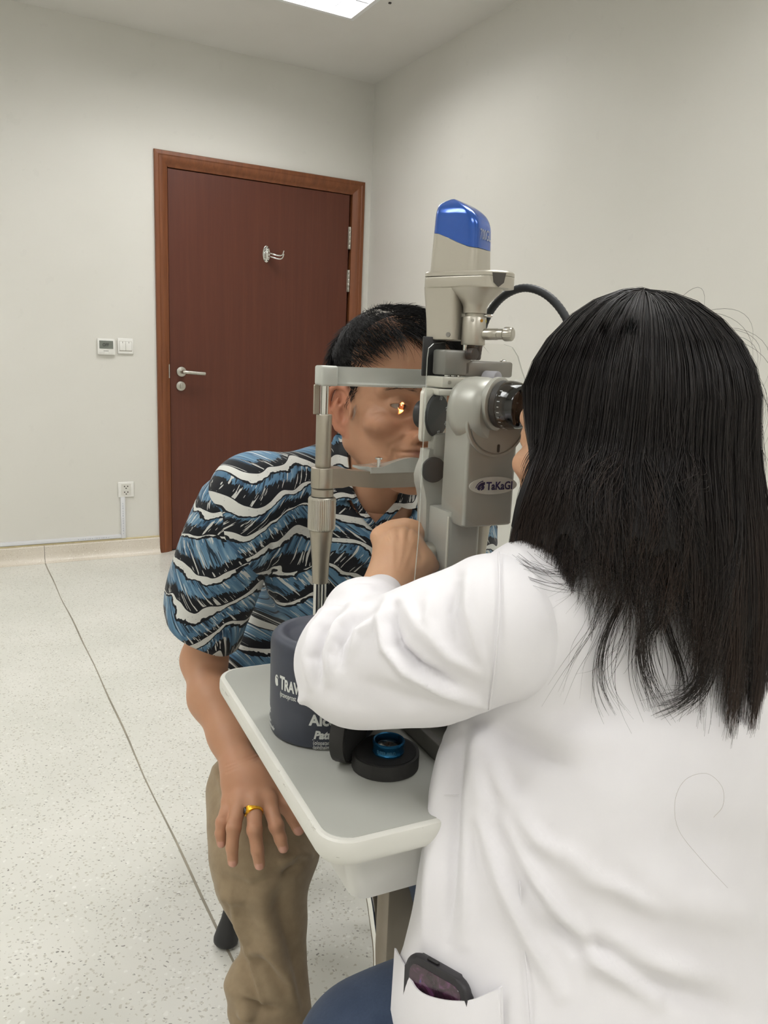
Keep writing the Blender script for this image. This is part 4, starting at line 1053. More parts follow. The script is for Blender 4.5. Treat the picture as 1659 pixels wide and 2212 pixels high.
# ================================================================== patient (seated, chin in the rest, right hand on his knee)
PSI = 25.
def pitchm(p):
    a = math.radians(p); return np.array([[1, 0, 0], [0, math.cos(a), math.sin(a)], [0, -math.sin(a), math.cos(a)]])
RH = frame(180+PSI)@pitchm(2.)
HC = at(866, 878, 1.035)-RH@np.array([.031, .084, -.001])
def hw(*p): return HC+RH@np.asarray(p, float)          # head coords -> world
SKIN_P = srgb((193, 146, 115))
pt = thing('person', np.array([-.13, 1.47, 0.]), 'seated man in a blue wave-print shirt and khaki trousers leaning into the chin rest', 'person')
hV, hQ = head_clay().mesh(.0017)
hcol = skin_colors(hV, SKIN_P, srgb((150, 98, 84)), srgb((194, 132, 104)), srgb((192, 128, 98)))
hN0 = normals(hV, hQ); hVw = hV@RH.T+HC
_p2 = proj(hVw); _d = np.zeros(len(hV))
for poly, w_p, a_ in (([(836, 884), (815, 876), (800, 866)], 2.2, -.0007), ([(836, 888), (815, 890), (798, 894)], 2.2, -.0007), ([(838, 893), (820, 902), (806, 912)], 2.2, -.0007), ([(845, 900), (868, 905), (890, 898)], 2.5, -.0009), ([(842, 860), (862, 852), (885, 858)], 2.5, -.0010), ([(893, 928), (868, 948), (842, 962), (834, 985)], 5, -.0022), ([(880, 930), (858, 948), (830, 960)], 9, .0014), ([(846, 966), (850, 985), (862, 998)], 4, -.0012)):
    d_, t_ = stroke_dist(_p2, poly); _d += a_*np.exp(-(d_/w_p)**2)*np.sin(np.clip(t_, .02, .98)*math.pi)**.5
_d *= ((hN0@RH.T)@(-FWD) > 0)
hV = hV+hN0*_d[:, None]; hVw = hV@RH.T+HC
# --- torso frame
RTO = frame(180+27.); rT, fT = RTO[:, 0], RTO[:, 1]
SHR = at(556, 1082, 1.150); SHL = SHR-rT*.345+np.array([0, 0, 0.])
ELB = at(440, 1425, 1.20); WRI = at(514, 1652, 1.040)
NECK = hw(0, -.048, -.150)
HIP = np.array([-.125, 1.47, .545])
CH = (SHR+SHL)/2+np.array([0, .03, -.10])+fT*.0
def body_core(inset=0.):
    c = Clay()
    c.ell(CH, (.155-inset, .100-inset, .150-inset), R=RTO, k=.05)
    c.ell((CH+HIP)/2, (.150-inset, .105-inset, .14-inset), R=RTO, k=.08)
    c.ell(HIP+np.array([0, 0, .0]), (.165-inset, .12-inset, .11-inset), R=RTO, k=.08)
    c.cap(SHR, SHL, .052-inset, k=.05)
    c.cap(NECK+np.array([0, 0, -.05]), (SHR*2+SHL)/3+np.array([0, .01, .02]), .045-inset, .045-inset, k=.05)
    c.cap(NECK+np.array([0, 0, -.05]), (SHR+SHL*2)/3+np.array([0, .01, .02]), .045-inset, .045-inset, k=.05)
    return c
bc_ = body_core(.003)
bc_.cap(NECK+np.array([0, 0, .04]), NECK-np.array([0, -.02, .05]), .048, .055, k=.02)
ELL_ = SHL+np.array([.03, .03, -.26]); WRL = np.array([.17, 1.12, .60])
bc_.chain([SHL, ELL_, WRL], [.046, .036, .026], k=.02, k0=.03)
KNR = at(566, 1838, 1.055); ANR = at(612, 2380, .99); ANR[2] = .10
KNL = np.array([.14, 1.16, .47]); ANL = np.array([.13, 1.17, .10])
HPR, HPL = HIP+rT*.09, HIP-rT*.09
for hp, kn, an in ((HPR, KNR, ANR), (HPL, KNL, ANL)):
    bc_.chain([hp, kn, an], [.075, .05, .035], k=.03, k0=.04)
bV, bQ = bc_.mesh(.006)
# --- right arm and hand
ac = Clay()
ac.chain([SHR, SHR*.5+ELB*.5+np.array([-.004, 0, 0]), ELB], [.046, .040, .0335], k=.03)
ac.chain([ELB, ELB*.62+WRI*.38+np.array([-.006, -.004, 0]), ELB*.25+WRI*.75, WRI], [.0335, .0325, .0265, .0238], k=.02, k0=.02)
ac.ell(ELB+np.array([0, .012, -.005]), (.026, .026, .026), k=.02)
FI = {'pinky': [((496, 1730), .994), ((480, 1776), .965), ((476, 1800), .958), ((478, 1822), .955)],
      'ring': [((519, 1726), .988), ((505, 1788), .950), ((501, 1830), .942), ((503, 1862), .940)],
      'middle': [((549, 1730), .986), ((550, 1792), .948), ((556, 1836), .940), ((561, 1868), .938)],
      'index': [((580, 1730), .992), ((597, 1784), .962), ((606, 1812), .956), ((612, 1832), .954)],
      'thumb': [((585, 1690), 1.03), ((618, 1738), 1.015), ((634, 1766), 1.005), ((645, 1792), 1.0)]}
FR = {'pinky': [.0100, .0082, .0074, .0064], 'ring': [.0112, .0093, .0083, .0072], 'middle': [.0116, .0098, .0087, .0075], 'index': [.0114, .0096, .0085, .0073], 'thumb': [.0150, .0120, .0100, .0085]}
FP3 = {k: [at(x, y, Y) for (x, y), Y in v] for k, v in FI.items()}
mid_w = WRI
for k_, P_ in FP3.items():
    r_ = FR[k_]
    if k_ != 'thumb':
        ac.chain([WRI+(P_[0]-WRI)*.05, WRI+(P_[0]-WRI)*.55+np.array([0, 0, .002]), P_[0]], [.0185, .0125, r_[0]], k=.010, k0=.012)
        ac.ell(P_[0]+np.array([0, -.002, .0025]), (.0085,)*3, k=.010)
    else:
        ac.chain([WRI+(P_[0]-WRI)*.1, P_[0]], [.020, .0165], k=.01, k0=.02)
    ac.chain(P_, r_, k=.003, k0=.0045 if k_ != 'thumb' else .010)
    ac.ell(P_[1]+np.array([0, -.0015, .001]), (r_[1]*1.04,)*3, k=.004)
palm = (FP3['ring'][0]+FP3['middle'][0]+WRI)/3
ac.ell(palm+np.array([.002, .010, .004]), (.033, .019, .030), k=.015)
aV, aQ = ac.mesh(.0022)
acol = np.tile(np.array(SKIN_P), (len(aV), 1))
kn_d = np.min([np.linalg.norm(aV-P_[j], axis=1) for k_, P_ in FP3.items() for j in (1,)], 0)
wq = np.clip(1-kn_d/.016, 0, 1)[:, None]*.35; acol = acol*(1-wq)+np.array(srgb((176, 116, 92)))*wq
handw = np.clip(1-np.linalg.norm(aV-palm, axis=1)/.13, 0, 1)[:, None]*.35; acol = acol*(1-handw)+np.array(srgb((178, 126, 98)))*handw
aN = normals(aV, aQ)
for k_, P_ in FP3.items():       # nails: plate colour and a slight step on the back of the last joint
    d_ = P_[3]-P_[2]; d_ /= np.linalg.norm(d_); up_n = np.array([0, -1., .25]); up_n -= d_*(up_n@d_); up_n /= np.linalg.norm(up_n); sd_ = np.cross(d_, up_n)
    q = aV-(P_[3]+d_*.0015+up_n*FR[k_][3]); e = (np.abs(q@d_)/.0068)**4+(np.abs(q@sd_)/(FR[k_][3]*.80))**4+(np.abs(q@up_n)/.0060)**2
    wn_ = np.clip(1.6-e*1.2, 0, 1)[:, None]*((aN@up_n) > .15)[:, None]
    acol = acol*(1-wn_*.8)+np.array(srgb((220, 168, 150)))*wn_*.8
    aV = aV-aN*(wn_*.0004)
# wrist creases
for k, dy in enumerate((0, 7, 15)):
    d_, t_ = stroke_dist(proj(aV), [(488, 1668-dy), (520, 1656-dy), (560, 1640-dy)]); aV = aV-aN*(np.exp(-(d_/2.2)**2)*.0009)[:, None]
n0, n1 = len(hVw), len(bV)
bodyV = np.concatenate([hVw, bV, aV]); bodyQ = np.concatenate([hQ, bQ+n0, aQ+n0+n1])
pbody = mesh_np('body', (bodyV, bodyQ), M_SKIN, pt)
set_color(pbody, np.concatenate([hcol, np.tile(np.array(SKIN_P), (n1, 1)), acol]))
# --- eyes
def eye_mat(name, iris):
    m, t = newmat(name); x, y, z = t.sep(t.obj())
    return m
M_SCL = mat('eye_white_shaded', (158, 138, 122), .15, var=.04, vscale=200, coat=.6)  # sclera colour darkened to stand in for the shade under the lid
M_IRIS = mat('dark_iris', (48, 30, 20), .1, var=.3, vscale=700, coat=1.)
for s in (1, -1):
    e = mesh_obj('eye', xf(uvsphere(.0127, 28, 18), RH, hw(s*EYE_L[0], EYE_L[1]-.0004, 0)), M_SCL, pt, smooth=180)
    gz = np.array([-.20, 1., -.05]); gz /= np.linalg.norm(gz)
    mesh_obj('iris', xf(lathe([(.0062, .01095), (.0050, .0120), (.003, .0128), (.0003, .0131)], 24), RH@axis_to(gz), hw(s*EYE_L[0], EYE_L[1]-.0004, 0)), M_IRIS, e, smooth=180)

# --- hair: cap over the skull plus a few thousand short strands combed from the side parting
def hairline(P):
    """>0 where hair grows; P in head coords"""
    x, y, z = np.abs(P[:, 0]), P[:, 1], P[:, 2]
    front = .066+.030*np.clip((y-.03)/.06, 0, 1)+.010*np.clip(1-x/.03, 0, 1)*0
    temple = np.interp(y, [-.20, -.045, -.030, .000, .016, .030, .046, .060, .075, .2], [-.055, -.055, -.012, -.004, -.006, .018, .062, .086, .092, .092])
    side = np.interp(y, [-.12, -.06, -.035], [-.07, -.06, -.02])
    lim = np.where(y < -.035, side, temple)
    return z-lim
hs = Clay()
hs.ell((0, -.012, .035), (.0772, .0985, .0852))
hs.fn(lambda P: -(hairline(P))*.8, (-.2, -.2, -.2), (.2, .2, .2), k=.012, op='i')
hs.p[-1] = (hs.p[-1][0], hs.p[-1][1], hs.p[-1][2], .012, 'i')
cV, cQ = hs.mesh(.0035, lo=(-.11, -.14, -.09), hi=(.11, .12, .16), smooth=2)
capw = (cV@RH.T+HC, cQ)
hN = normals(hV, hQ)
cand = np.where((hairline(hV) > .002) & (hV[:, 2] > -.055) & (hV[:, 1] < .085) & ~((np.abs(hV[:, 0]) > .0735) & (hV[:, 2] < .030) & (hV[:, 1] > -.040) & (hV[:, 1] < .012)))[0]
pick = rng.choice(cand, 9500)
cur, rad_ = [], []
part = np.array([.030, .0, 0])
for i in pick:
    p0 = hV[i]; n_ = hN[i]
    top = p0[2] > .055
    if top:
        d_ = np.array([-.35 if p0[1] > -.02 else .35*np.sign(p0[0]), 1.0 if p0[1] > -.05 else -.15, -.15 if p0[1] > -.05 else -.9])
        d_[0] += .55*np.sign(p0[0])*(abs(p0[0]) > .03)
        Ln = rng.uniform(.030, .052)
    else:
        d_ = np.array([0., .05 if p0[1] < .03 else .2, -1.0]); Ln = rng.uniform(.010, .020)*(.55 if abs(p0[0]) > .055 and -.045 < p0[1] < .035 else 1.)
    d_ = d_+rng.normal(0, .075, 3); d_ -= n_*(d_@n_); d_ /= np.linalg.norm(d_)
    m_ = 7; tt_ = np.linspace(0, 1, m_)[:, None]
    lift = (.0090 if top else .0038)+abs(rng.normal(0, .0013))
    C_ = p0+n_*(lift*np.sin(np.clip(tt_*2.2, 0, 1.57)))+d_*Ln*tt_
    # keep the strand outside the skull ellipsoid
    q = (C_-np.array([0, -.012, .034]))/np.array([.0775, .099, .085]); l_ = np.linalg.norm(q, axis=1); k_ = np.where(l_ < 1.02+.10*lift/.0095, (1.02+.10*lift/.0095)/np.maximum(l_, 1e-6), 1.)
    if top: C_ = np.array([0, -.012, .034])+(C_-np.array([0, -.012, .034]))*np.where(C_[:, 2] > .02, k_, 1.)[:, None]
    cur.append(C_@RH.T+HC); rad_.append(rng.uniform(.00026, .00045))
# fringe wisps falling across the forehead
for _ in range(150):
    x0 = rng.uniform(-.05, .045); p0 = np.array([x0, .066+.012*math.cos(x0*22)-abs(x0)*.25, .106-abs(x0)*.30+rng.normal(0, .004)])
    e_ = p0+np.array([-.034+rng.normal(0, .010), .024-abs(x0)*.15, -rng.uniform(.014, .038)])
    mdl = (p0+e_)/2+np.array([-.004, .014, .010]); tt_ = np.linspace(0, 1, 9)[:, None]
    C_ = p0*(1-tt_)**2+2*mdl*tt_*(1-tt_)+e_*tt_**2
    q = (C_-np.array([0, .026, .050]))/np.array([.068, .062, .062]); l_ = np.linalg.norm(q, axis=1)[:, None]
    C_ = np.where(l_ < 1.02, np.array([0, .026, .050])+(C_-np.array([0, .026, .050]))/l_*1.02, C_)
    cur.append(C_@RH.T+HC); rad_.append(rng.uniform(.0002, .0004))
# a few stray hairs on the crown
for _ in range(40):
    p0 = np.array([rng.uniform(-.05, .05), rng.uniform(-.06, .06), .115]); d_ = rng.normal(0, 1, 3)*np.array([.012, .012, .004])+np.array([0, .01, .010])
    tt_ = np.linspace(0, 1, 6)[:, None]; cur.append((p0+d_*tt_-np.array([0, 0, .008])*tt_**2)@RH.T+HC); rad_.append(.00022)
sv_, sf_ = strands(cur, rad_)
phair = mesh_np('hair', (np.concatenate([capw[0], sv_]), np.concatenate([capw[1], sf_+len(capw[0])])), M_HAIR, pt, label='short black hair combed forward with loose wisps', kind='stuff')
# eyebrows and sideburn grey
cur = []
for s in (1, -1):
    for _ in range(75):
        u = rng.uniform(0, 1); p0 = np.array([s*(.014+.034*u), .0945-.0165*u**1.6, .0205+.0045*math.sin(u*2.6)+rng.uniform(-.0032, .0032)])
        d_ = np.array([s*.8, -.25*u, .25-.5*u]); d_ /= np.linalg.norm(d_); tt_ = np.linspace(0, 1, 4)[:, None]
        C_ = p0+np.array([0, .0010, 0])+d_*tt_*rng.uniform(.005, .009); cur.append(C_@RH.T+HC)
mesh_np('eyebrows', strands(cur, .0002), M_HAIR, pt, kind='stuff')
cur = []
for _ in range(16):
    p0 = np.array([.0700, .024+rng.uniform(-.006, .006), -.002-rng.uniform(0, .014)]); tt_ = np.linspace(0, 1, 5)[:, None]
    cur.append((p0+np.array([.004, rng.normal(0, .003), -.014])*tt_)@RH.T+HC)
mesh_np('sideburn', strands(cur, .00018), mat('grey_hair', (176, 166, 156), .5), pt, kind='stuff', label='greying sideburn hairs')

# --- wave print
m, t = newmat('wave_print_cotton')
u_, v_, w_ = t.sep(t.attr('pat'))
uv = t.comb(u_, v_, 0.)
big = t.noise(t.comb(u_, t.math('MULTIPLY', v_, .55), 3.), 5.5, 2, .5)
mid = t.noise(t.comb(u_, t.math('MULTIPLY', v_, .8), 7.), 15, 2, .5)
vv = t.math('ADD', v_, t.math('ADD', t.math('MULTIPLY', t.math('SUBTRACT', big, .5), .26), t.math('MULTIPLY', t.math('SUBTRACT', mid, .5), .042)))
tt = t.math('MULTIPLY', vv, 22.5)
fr_ = t.math('FRACT', tt); ly = t.math('FLOOR', tt)
wn = t.node('ShaderNodeTexWhiteNoise', noise_dimensions='1D'); t.set(wn.inputs['W'], ly); lr = wn.outputs['Value']
# streaks run down each wave face, leaning differently layer by layer
lean = t.math('MULTIPLY', t.math('SUBTRACT', lr, .5), 2.2)
su = t.math('ADD', u_, t.math('MULTIPLY', v_, lean))
st1 = t.noise(t.comb(t.math('MULTIPLY', su, 240), t.math('MULTIPLY', vv, 26), ly), 1., 2, .6)
st2 = t.noise(t.comb(t.math('MULTIPLY', su, 110), t.math('MULTIPLY', vv, 16), t.math('ADD', ly, 9.)), 1., 2, .6)
jag = t.noise(t.comb(t.math('MULTIPLY', u_, 70), t.math('MULTIPLY', v_, 70), ly), 1., 2, .6)
fth = t.noise(t.comb(t.math('MULTIPLY', u_, 12), t.math('MULTIPLY', v_, 9), t.math('MULTIPLY', ly, 3.7)), 1., 1, .5)
edge1 = t.math('ADD', t.math('ADD', .34, t.math('MULTIPLY', fth, .85)), t.math('MULTIPLY', t.math('SUBTRACT', jag, .5), .30))
blue = t.ramp(st2, [(.30, srgb((38, 56, 78))), (.42, srgb((76, 112, 140))), (.56, srgb((98, 134, 160))), (.70, srgb((150, 174, 190)))])
ink = srgb((20, 22, 28)); white = srgb((216, 216, 210))
# dark trough grows from the bottom of the layer in tongues
trough = t.math('ADD', -.04, t.math('MULTIPLY', st1, t.math('ADD', .58, t.math('MULTIPLY', lr, .42))))
body_c = t.mix(t.math('LESS_THAN', fr_, trough), blue, ink)
hatch = t.math('GREATER_THAN', st1, .60); body_c = t.mix(t.math('MULTIPLY', hatch, .85), body_c, white)
hatch2 = t.math('LESS_THAN', st1, .40); body_c = t.mix(t.math('MULTIPLY', hatch2, .85), body_c, ink)
dots = t.node('ShaderNodeTexVoronoi'); dots.inputs['Scale'].default_value = 260; t.set(dots.inputs['Vector'], uv)
foam = t.mix(t.math('MULTIPLY', t.math('LESS_THAN', dots.outputs['Distance'], .16), .5), white, srgb((120, 126, 140)))
col = t.mix(t.math('GREATER_THAN', fr_, edge1), body_c, foam)
line = t.math('LESS_THAN', t.math('ABSOLUTE', t.math('SUBTRACT', fr_, edge1)), .035)
col = t.mix(line, col, ink)
thin = t.math('GREATER_THAN', fr_, .965); col = t.mix(thin, col, ink)
t.set(t.bsdf.inputs['Base Color'], col); setp(t, rough=.78, spec=.25, sheen=.1)
t.bump(t.noise(t.obj(), 900, 2), .08, .0006)
M_SHIRT = m
# --- shirt body: cloth a little off the torso, neck opening and V cut out of it
sc_ = body_core(-.010)
sc_.cap(SHR+rT*.0, SHR+(ELB-SHR)*.18, .066, .066, k=.04)
sc_.cap(SHL, SHL+(ELL_-SHL)*.75, .070, .066, k=.04)
hem = at(545, 1420, 1.30)
sc_.ell(hem+np.array([.02, .03, -.05]), (.10, .09, .10), R=RTO, k=.05)
NKC = Clay(); NKC.p = list(sc_.p); NKC.cap(NECK+np.array([0, 0, .08]), NECK-np.array([0, 0, .05]), .050, .055, k=.01)
vp = [hit(NKC, 812, 1050, .7), hit(NKC, 811, 1090, .7), hit(NKC, 811, 1128, .7)]
sc_.cap(NECK+np.array([0, 0, .06])+fT*.008, NECK-np.array([0, 0, .045])+fT*.004, .060, .052, k=.012, op='s')
sc_.chain([vp[0]+np.array([0, .004, 0]), vp[1]+np.array([0, .004, 0]), vp[2]], [.034, .021, .004], k=.01, op='s', k0=.006)
sV, sQ = sc_.mesh(.0042, smooth=2)
sN = normals(sV, sQ); P2 = proj(sV)
# wrinkles: soft drape strokes
disp = np.zeros(len(sV))
for poly, w_p, a_ in (([(583, 1090), (590, 1200), (590, 1330)], 7, -.004), ([(640, 1000), (760, 1060), (800, 1120)], 26, .004), ([(600, 1180), (680, 1230), (760, 1210)], 22, .004), ([(600, 1300), (700, 1330), (800, 1280)], 20, .004), ([(560, 1010), (640, 985), (720, 1000)], 18, .003), ([(600, 1245), (690, 1280)], 14, -.003), ([(620, 1130), (700, 1160), (790, 1150)], 18, -.003)):
    d_, t_ = stroke_dist(P2, poly); disp += a_*np.exp(-(d_/w_p)**2)*np.sin(np.clip(t_, .02, .98)*math.pi)**.5
disp += vnoise(sV, 7., 3)*.0022
sV = sV+sN*disp[:, None]
shirt = mesh_np('shirt', (sV, sQ), M_SHIRT, pt, label='short-sleeved shirt printed with blue, white and black waves')
rel = sV-CH
set_vec(shirt, 'pat', np.stack([rel@rT+.25*(rel@fT), rel[:, 2]+.12*(rel@rT), rel@fT], 1))
# sleeve of the near arm: hollow flared tube
HEM = at(434, 1356, 1.178)
axs = HEM-SHR; Ls = np.linalg.norm(axs); axs = axs/Ls
sx_ = np.cross(axs, fT); sx_ /= np.linalg.norm(sx_); sy_ = np.cross(axs, sx_)
rows = 34; cols = 64; G = np.zeros((rows, cols+1, 3)); PAT = np.zeros((rows, cols+1, 3))
for i in range(rows):
    u = i/(rows-1); ctr = SHR+axs*(u*Ls*1.0-.02*(1-u))+np.array([-.010*math.sin(u*3.14), 0, .012*math.sin(u*3.14)])
    ra = np.interp(u, [0, .15, .4, .8, 1], [.060, .070, .0705, .0665, .0660]); rb_ = np.interp(u, [0, .15, .4, .8, 1], [.058, .066, .065, .060, .058])
    for j in range(cols+1):
        a = 2*math.pi*(j % cols)/cols
        wob = .0025*math.sin(3*a+u*5)+.0018*math.sin(5*a-u*7)+.0030*math.sin(a*2+u*9)*u
        hemw = .30*u**3*float((sx_*ra*math.cos(a)+sy_*rb_*math.sin(a))@RGT)
        G[i, j] = ctr+sx_*(ra+wob)*math.cos(a)+sy_*(rb_+wob)*math.sin(a)+axs*hemw
        aw = a if a < math.pi else a-2*math.pi
        PAT[i, j] = (aw*.066+.3, -u*Ls*1.0+.05+.035*math.cos(a), 0)
gs, gf_ = grid_surface(G)
# weld the seam column
gv_ = G[:, :cols].reshape(-1, 3); gf_ = [(i*cols+k, i*cols+(k+1) % cols, (i+1)*cols+(k+1) % cols, (i+1)*cols+k) for i in range(rows-1) for k in range(cols)]
tv, tf_ = thicken((gv_, gf_), -.0022)
sl_o = mesh_obj('sleeve', (tv, tf_), M_SHIRT, shirt, smooth=180)
vv_ = np.array([q.co[:] for q in sl_o.data.vertices])+ORIG[shirt.name]; dd = ((vv_[:, None, :]-gv_[None, ::1, :])**2).sum(2).argmin(1) if len(vv_)*len(gv_) < 3e7 else None
set_vec(sl_o, 'pat', PAT[:, :cols].reshape(-1, 3)[dd])
# collar: fallen leaf round the neck, open at the front
def collar(shirt_parent, Nc, Rc, r0, span, drop, flare, tipdrop, gap):
    rows_ = []
    for a in np.linspace(-span, span, 61):
        k = abs(a)/span; base = Nc+Rc@np.array([r0*1.02*math.sin(a), -r0*math.cos(a)*1.0, -.052*k**2.2])
        outw = Rc@np.array([math.sin(a), -math.cos(a), 0])
        tip = Rc@np.array([np.sign(a)*.004, .012, 0])*k**4
        rows_.append([base-outw*.003+np.array([0, 0, -.024]), base+np.array([0, 0, -.002]), base+outw*.003+np.array([0, 0, .004]), base+outw*.009+np.array([0, 0, -.002]), base+outw*(flare*.6)+np.array([0, 0, -drop*.45])+tip*.5, base+outw*flare+np.array([0, 0, -drop-tipdrop*k**5])+tip])
    return thicken(grid_surface(np.array(rows_)), .0022)
NB = NECK+np.array([0, 0, -.002])+fT*.004
def leaf(inner, outer, lift, n=18, m_=8):
    a_ = smooth_path([(x, y, 0) for x, y in inner], 40)[:, :2]; b_ = smooth_path([(x, y, 0) for x, y in outer], 40)[:, :2]
    ia = np.linspace(0, len(a_)-1, n).astype(int); ib = np.linspace(0, len(b_)-1, n).astype(int); rows_ = []
    for i, j in zip(ia, ib):
        row = []
        for k in range(m_):
            u = k/(m_-1); x, y = a_[i]*(1-u)+b_[j]*u; q = hit(NKC, x, y, .7, far=1.22); row.append(q-unit(FWD)*(lift+.004*math.sin(u*math.pi)))
        rows_.append(row)
    R_ = np.array(rows_)
    for _ in range(3):
        R_[1:-1] = (R_[:-2]+2*R_[1:-1]+R_[2:])/4; R_[:, 1:-1] = (R_[:, :-2]+2*R_[:, 1:-1]+R_[:, 2:])/4
    return thicken(grid_surface(R_), .0020)
co_v = join(leaf([(736, 932), (748, 958), (752, 1000), (760, 1045), (768, 1079)], [(722, 945), (708, 985), (702, 1020), (706, 1055), (722, 1082)], .009),
            leaf([(860, 1068), (875, 1058), (895, 1050)], [(858, 1092), (885, 1100), (915, 1092)], .009),
            leaf([(757, 1040), (775, 1082), (795, 1110), (812, 1130)], [(748, 1050), (764, 1092), (786, 1122), (808, 1146)], .005, 14, 4), leaf([(866, 1068), (845, 1095), (826, 1115), (812, 1130)], [(880, 1078), (858, 1104), (838, 1126), (818, 1146)], .005, 14, 4))
cl = mesh_obj('collar', co_v, M_SHIRT, shirt, smooth=60)
cvw = np.array([q.co[:] for q in cl.data.vertices])+ORIG[shirt.name]-CH
set_vec(cl, 'pat', np.stack([cvw@rT*1.0+.4, cvw[:, 2]*1.2+.02+.3*(cvw@rT), cvw@fT], 1))
M_BTN = mat('shirt_button', (206, 200, 188), .3)
for px_ in ((812, 1160, 1.080), (800, 1235, 1.085)):
    mesh_obj('button', xf(lathe([(.0052, 0), (.0055, .0008), (.0050, .0018), (.003, .0014), (.0003, .0014)], 18), axis_to(fT), at(*px_)), M_BTN, shirt)

# --- trousers
m, t = newmat('khaki_twill')
co = t.obj(); tw = t.noise(co, 55, 3); fine = t.noise(t.vmul(co, (1, 1, .4)), 1500, 2)
t.set(t.bsdf.inputs['Base Color'], t.mix(t.math('MULTIPLY', fine, .25), t.ramp(tw, [(.3, srgb((150, 131, 105))), (.7, srgb((165, 146, 118)))]), srgb((120, 103, 82)))); setp(t, rough=.82, spec=.2, sheen=.15); t.bump(fine, .10, .0005)
M_KHAKI = m
tc = Clay()
for hp, kn, an in ((HPR, KNR, ANR), (HPL, KNL, ANL)):
    tc.chain([hp, kn+(hp-kn)*.25, kn], [.094, .078, .068], k=.03, k0=.05)
    tc.chain([kn, kn+(an-kn)*.3, kn+(an-kn)*.85], [.062, .053, .051], k=.02, k0=.05)
tc.ell(HIP+np.array([0, 0, -.005]), (.17, .13, .105), R=RTO, k=.06)
fl_ = at(650, 1850, 1.05)
tc.cap(at(600, 1800, 1.06), at(652, 1846, 1.07), .045, .018, k=.03)          # loose fold hanging inside the knee
tc.cap(at(630, 1790, 1.09), at(640, 1880, 1.075), .035, .016, k=.03)
tc.cap(at(510, 1700, 1.12), at(505, 1760, 1.07), .040, .030, k=.04)
tc.cap(at(545, 2145, 1.0), at(535, 2180, .99), .045, .030, k=.03)
tV, tQ = tc.mesh(.0042, smooth=2)
tN = normals(tV, tQ); P2 = proj(tV); disp = vnoise(tV, 6, 5)*.0022
front = (tV[:, 1] < 1.2)
for poly, w_p, a_ in (([(620, 1900), (600, 1960), (640, 2080), (660, 2200)], 20, -.007), ([(560, 1900), (580, 2000), (630, 2150)], 26, .007), ([(470, 1900), (500, 1960), (540, 2040)], 16, .005), ([(480, 1960), (520, 2080), (560, 2180)], 10, -.005), ([(525, 2060), (570, 2045), (620, 2110), (650, 2190)], 12, .005), ([(540, 2075), (580, 2080), (620, 2150)], 12, -.005), ([(520, 2160), (560, 2185), (600, 2180)], 10, -.009), ([(515, 2180), (550, 2200)], 12, .007), ([(462, 1650), (490, 1720), (480, 1780)], 10, .005), ([(475, 1690), (510, 1640), (540, 1620)], 10, -.004), ([(600, 1870), (640, 1840), (678, 1850)], 9, .006), ([(610, 1895), (650, 1868)], 8, -.006), ([(480, 1890), (540, 1920), (600, 1890)], 12, -.004), ([(480, 1925), (530, 1950)], 10, .004), ([(500, 1900), (515, 2000), (550, 2110), (580, 2212)], 4, .002), ([(492, 1905), (507, 2005), (542, 2115), (572, 2215)], 4, -.002)):
    d_, t_ = stroke_dist(P2, poly); disp += 1.7*front*a_*np.exp(-(d_/w_p)**2)*np.sin(np.clip(t_, .02, .98)*math.pi)**.6
tV = tV+tN*disp[:, None]
mesh_np('trousers', (tV, tQ), M_KHAKI, pt, label='creased khaki trousers')
for an in (ANR, ANL):
    shc = Clay(); f3 = fT*.9; b_ = np.array([an[0], an[1], 0])
    shc.ell(b_+fT*.02+np.array([0, 0, .035]), (.042, .055, .034), R=RTO, k=.03); shc.ell(b_+fT*.13+np.array([0, 0, .026]), (.046, .085, .026), R=RTO, k=.04); shc.cap(b_+np.array([0, 0, .05]), b_+np.array([0, 0, .11]), .038, .040, k=.02)
    shc.fn(lambda P: .001-P[:, 2], (-9, -9, -9), (9, 9, 9), k=.003, op='i')
    mesh_np('shoe', shc.mesh(.005, lo=b_-.3, hi=b_+.3), mat('black_leather', (30, 29, 29), .4), pt)
# --- gold signet ring with a dark stone
g0, g1 = FP3['middle'][0], FP3['middle'][1]
gd = (g1-g0)/np.linalg.norm(g1-g0); gc = g0+(g1-g0)*.40; Rg = axis_to(gd, up=(0, -1, .3))
M_GOLD = mat('gold', (226, 168, 52), .2, 1., .15, 900, bump=.3, bscale=1500)
rg = thing('finger_ring', gc, 'gold signet ring with a dark oval stone on the man\'s hand', 'ring')
ra_ = [[np.array([(.0116+th*.0008)*math.cos(a), (.0116+th*.0008)*math.sin(a), 0])for th in (0,)] for a in (0,)]
rows_ = []
for a in np.linspace(0, 2*math.pi, 49)[:-1]:
    k = max(0, math.cos(a-2.5))**2; hwid = .0022+.0036*k; th = .0011+.0018*k; r0 = .0112
    o_ = np.array([math.cos(a), math.sin(a), 0])
    rows_.append([o_*r0+np.array([0, 0, -hwid]), o_*(r0+th)+np.array([0, 0, -hwid*.8]), o_*(r0+th*1.15), o_*(r0+th)+np.array([0, 0, hwid*.8]), o_*r0+np.array([0, 0, hwid])])
mesh_obj('band', xf(loft(rows_, closed=True), Rg, gc), M_GOLD, rg, smooth=50)
so_ = np.array([math.cos(2.5), math.sin(2.5), 0])
mesh_obj('stone', xf(xf(lathe([(.0042, 0), (.0040, .0010), (.0028, .0018), (.0003, .0021)], 20), axis_to(so_)@np.diag([1, 1.25, 1]), so_*.0138), Rg, gc), mat('onyx', (26, 18, 24), .1, coat=1.), rg, smooth=60)
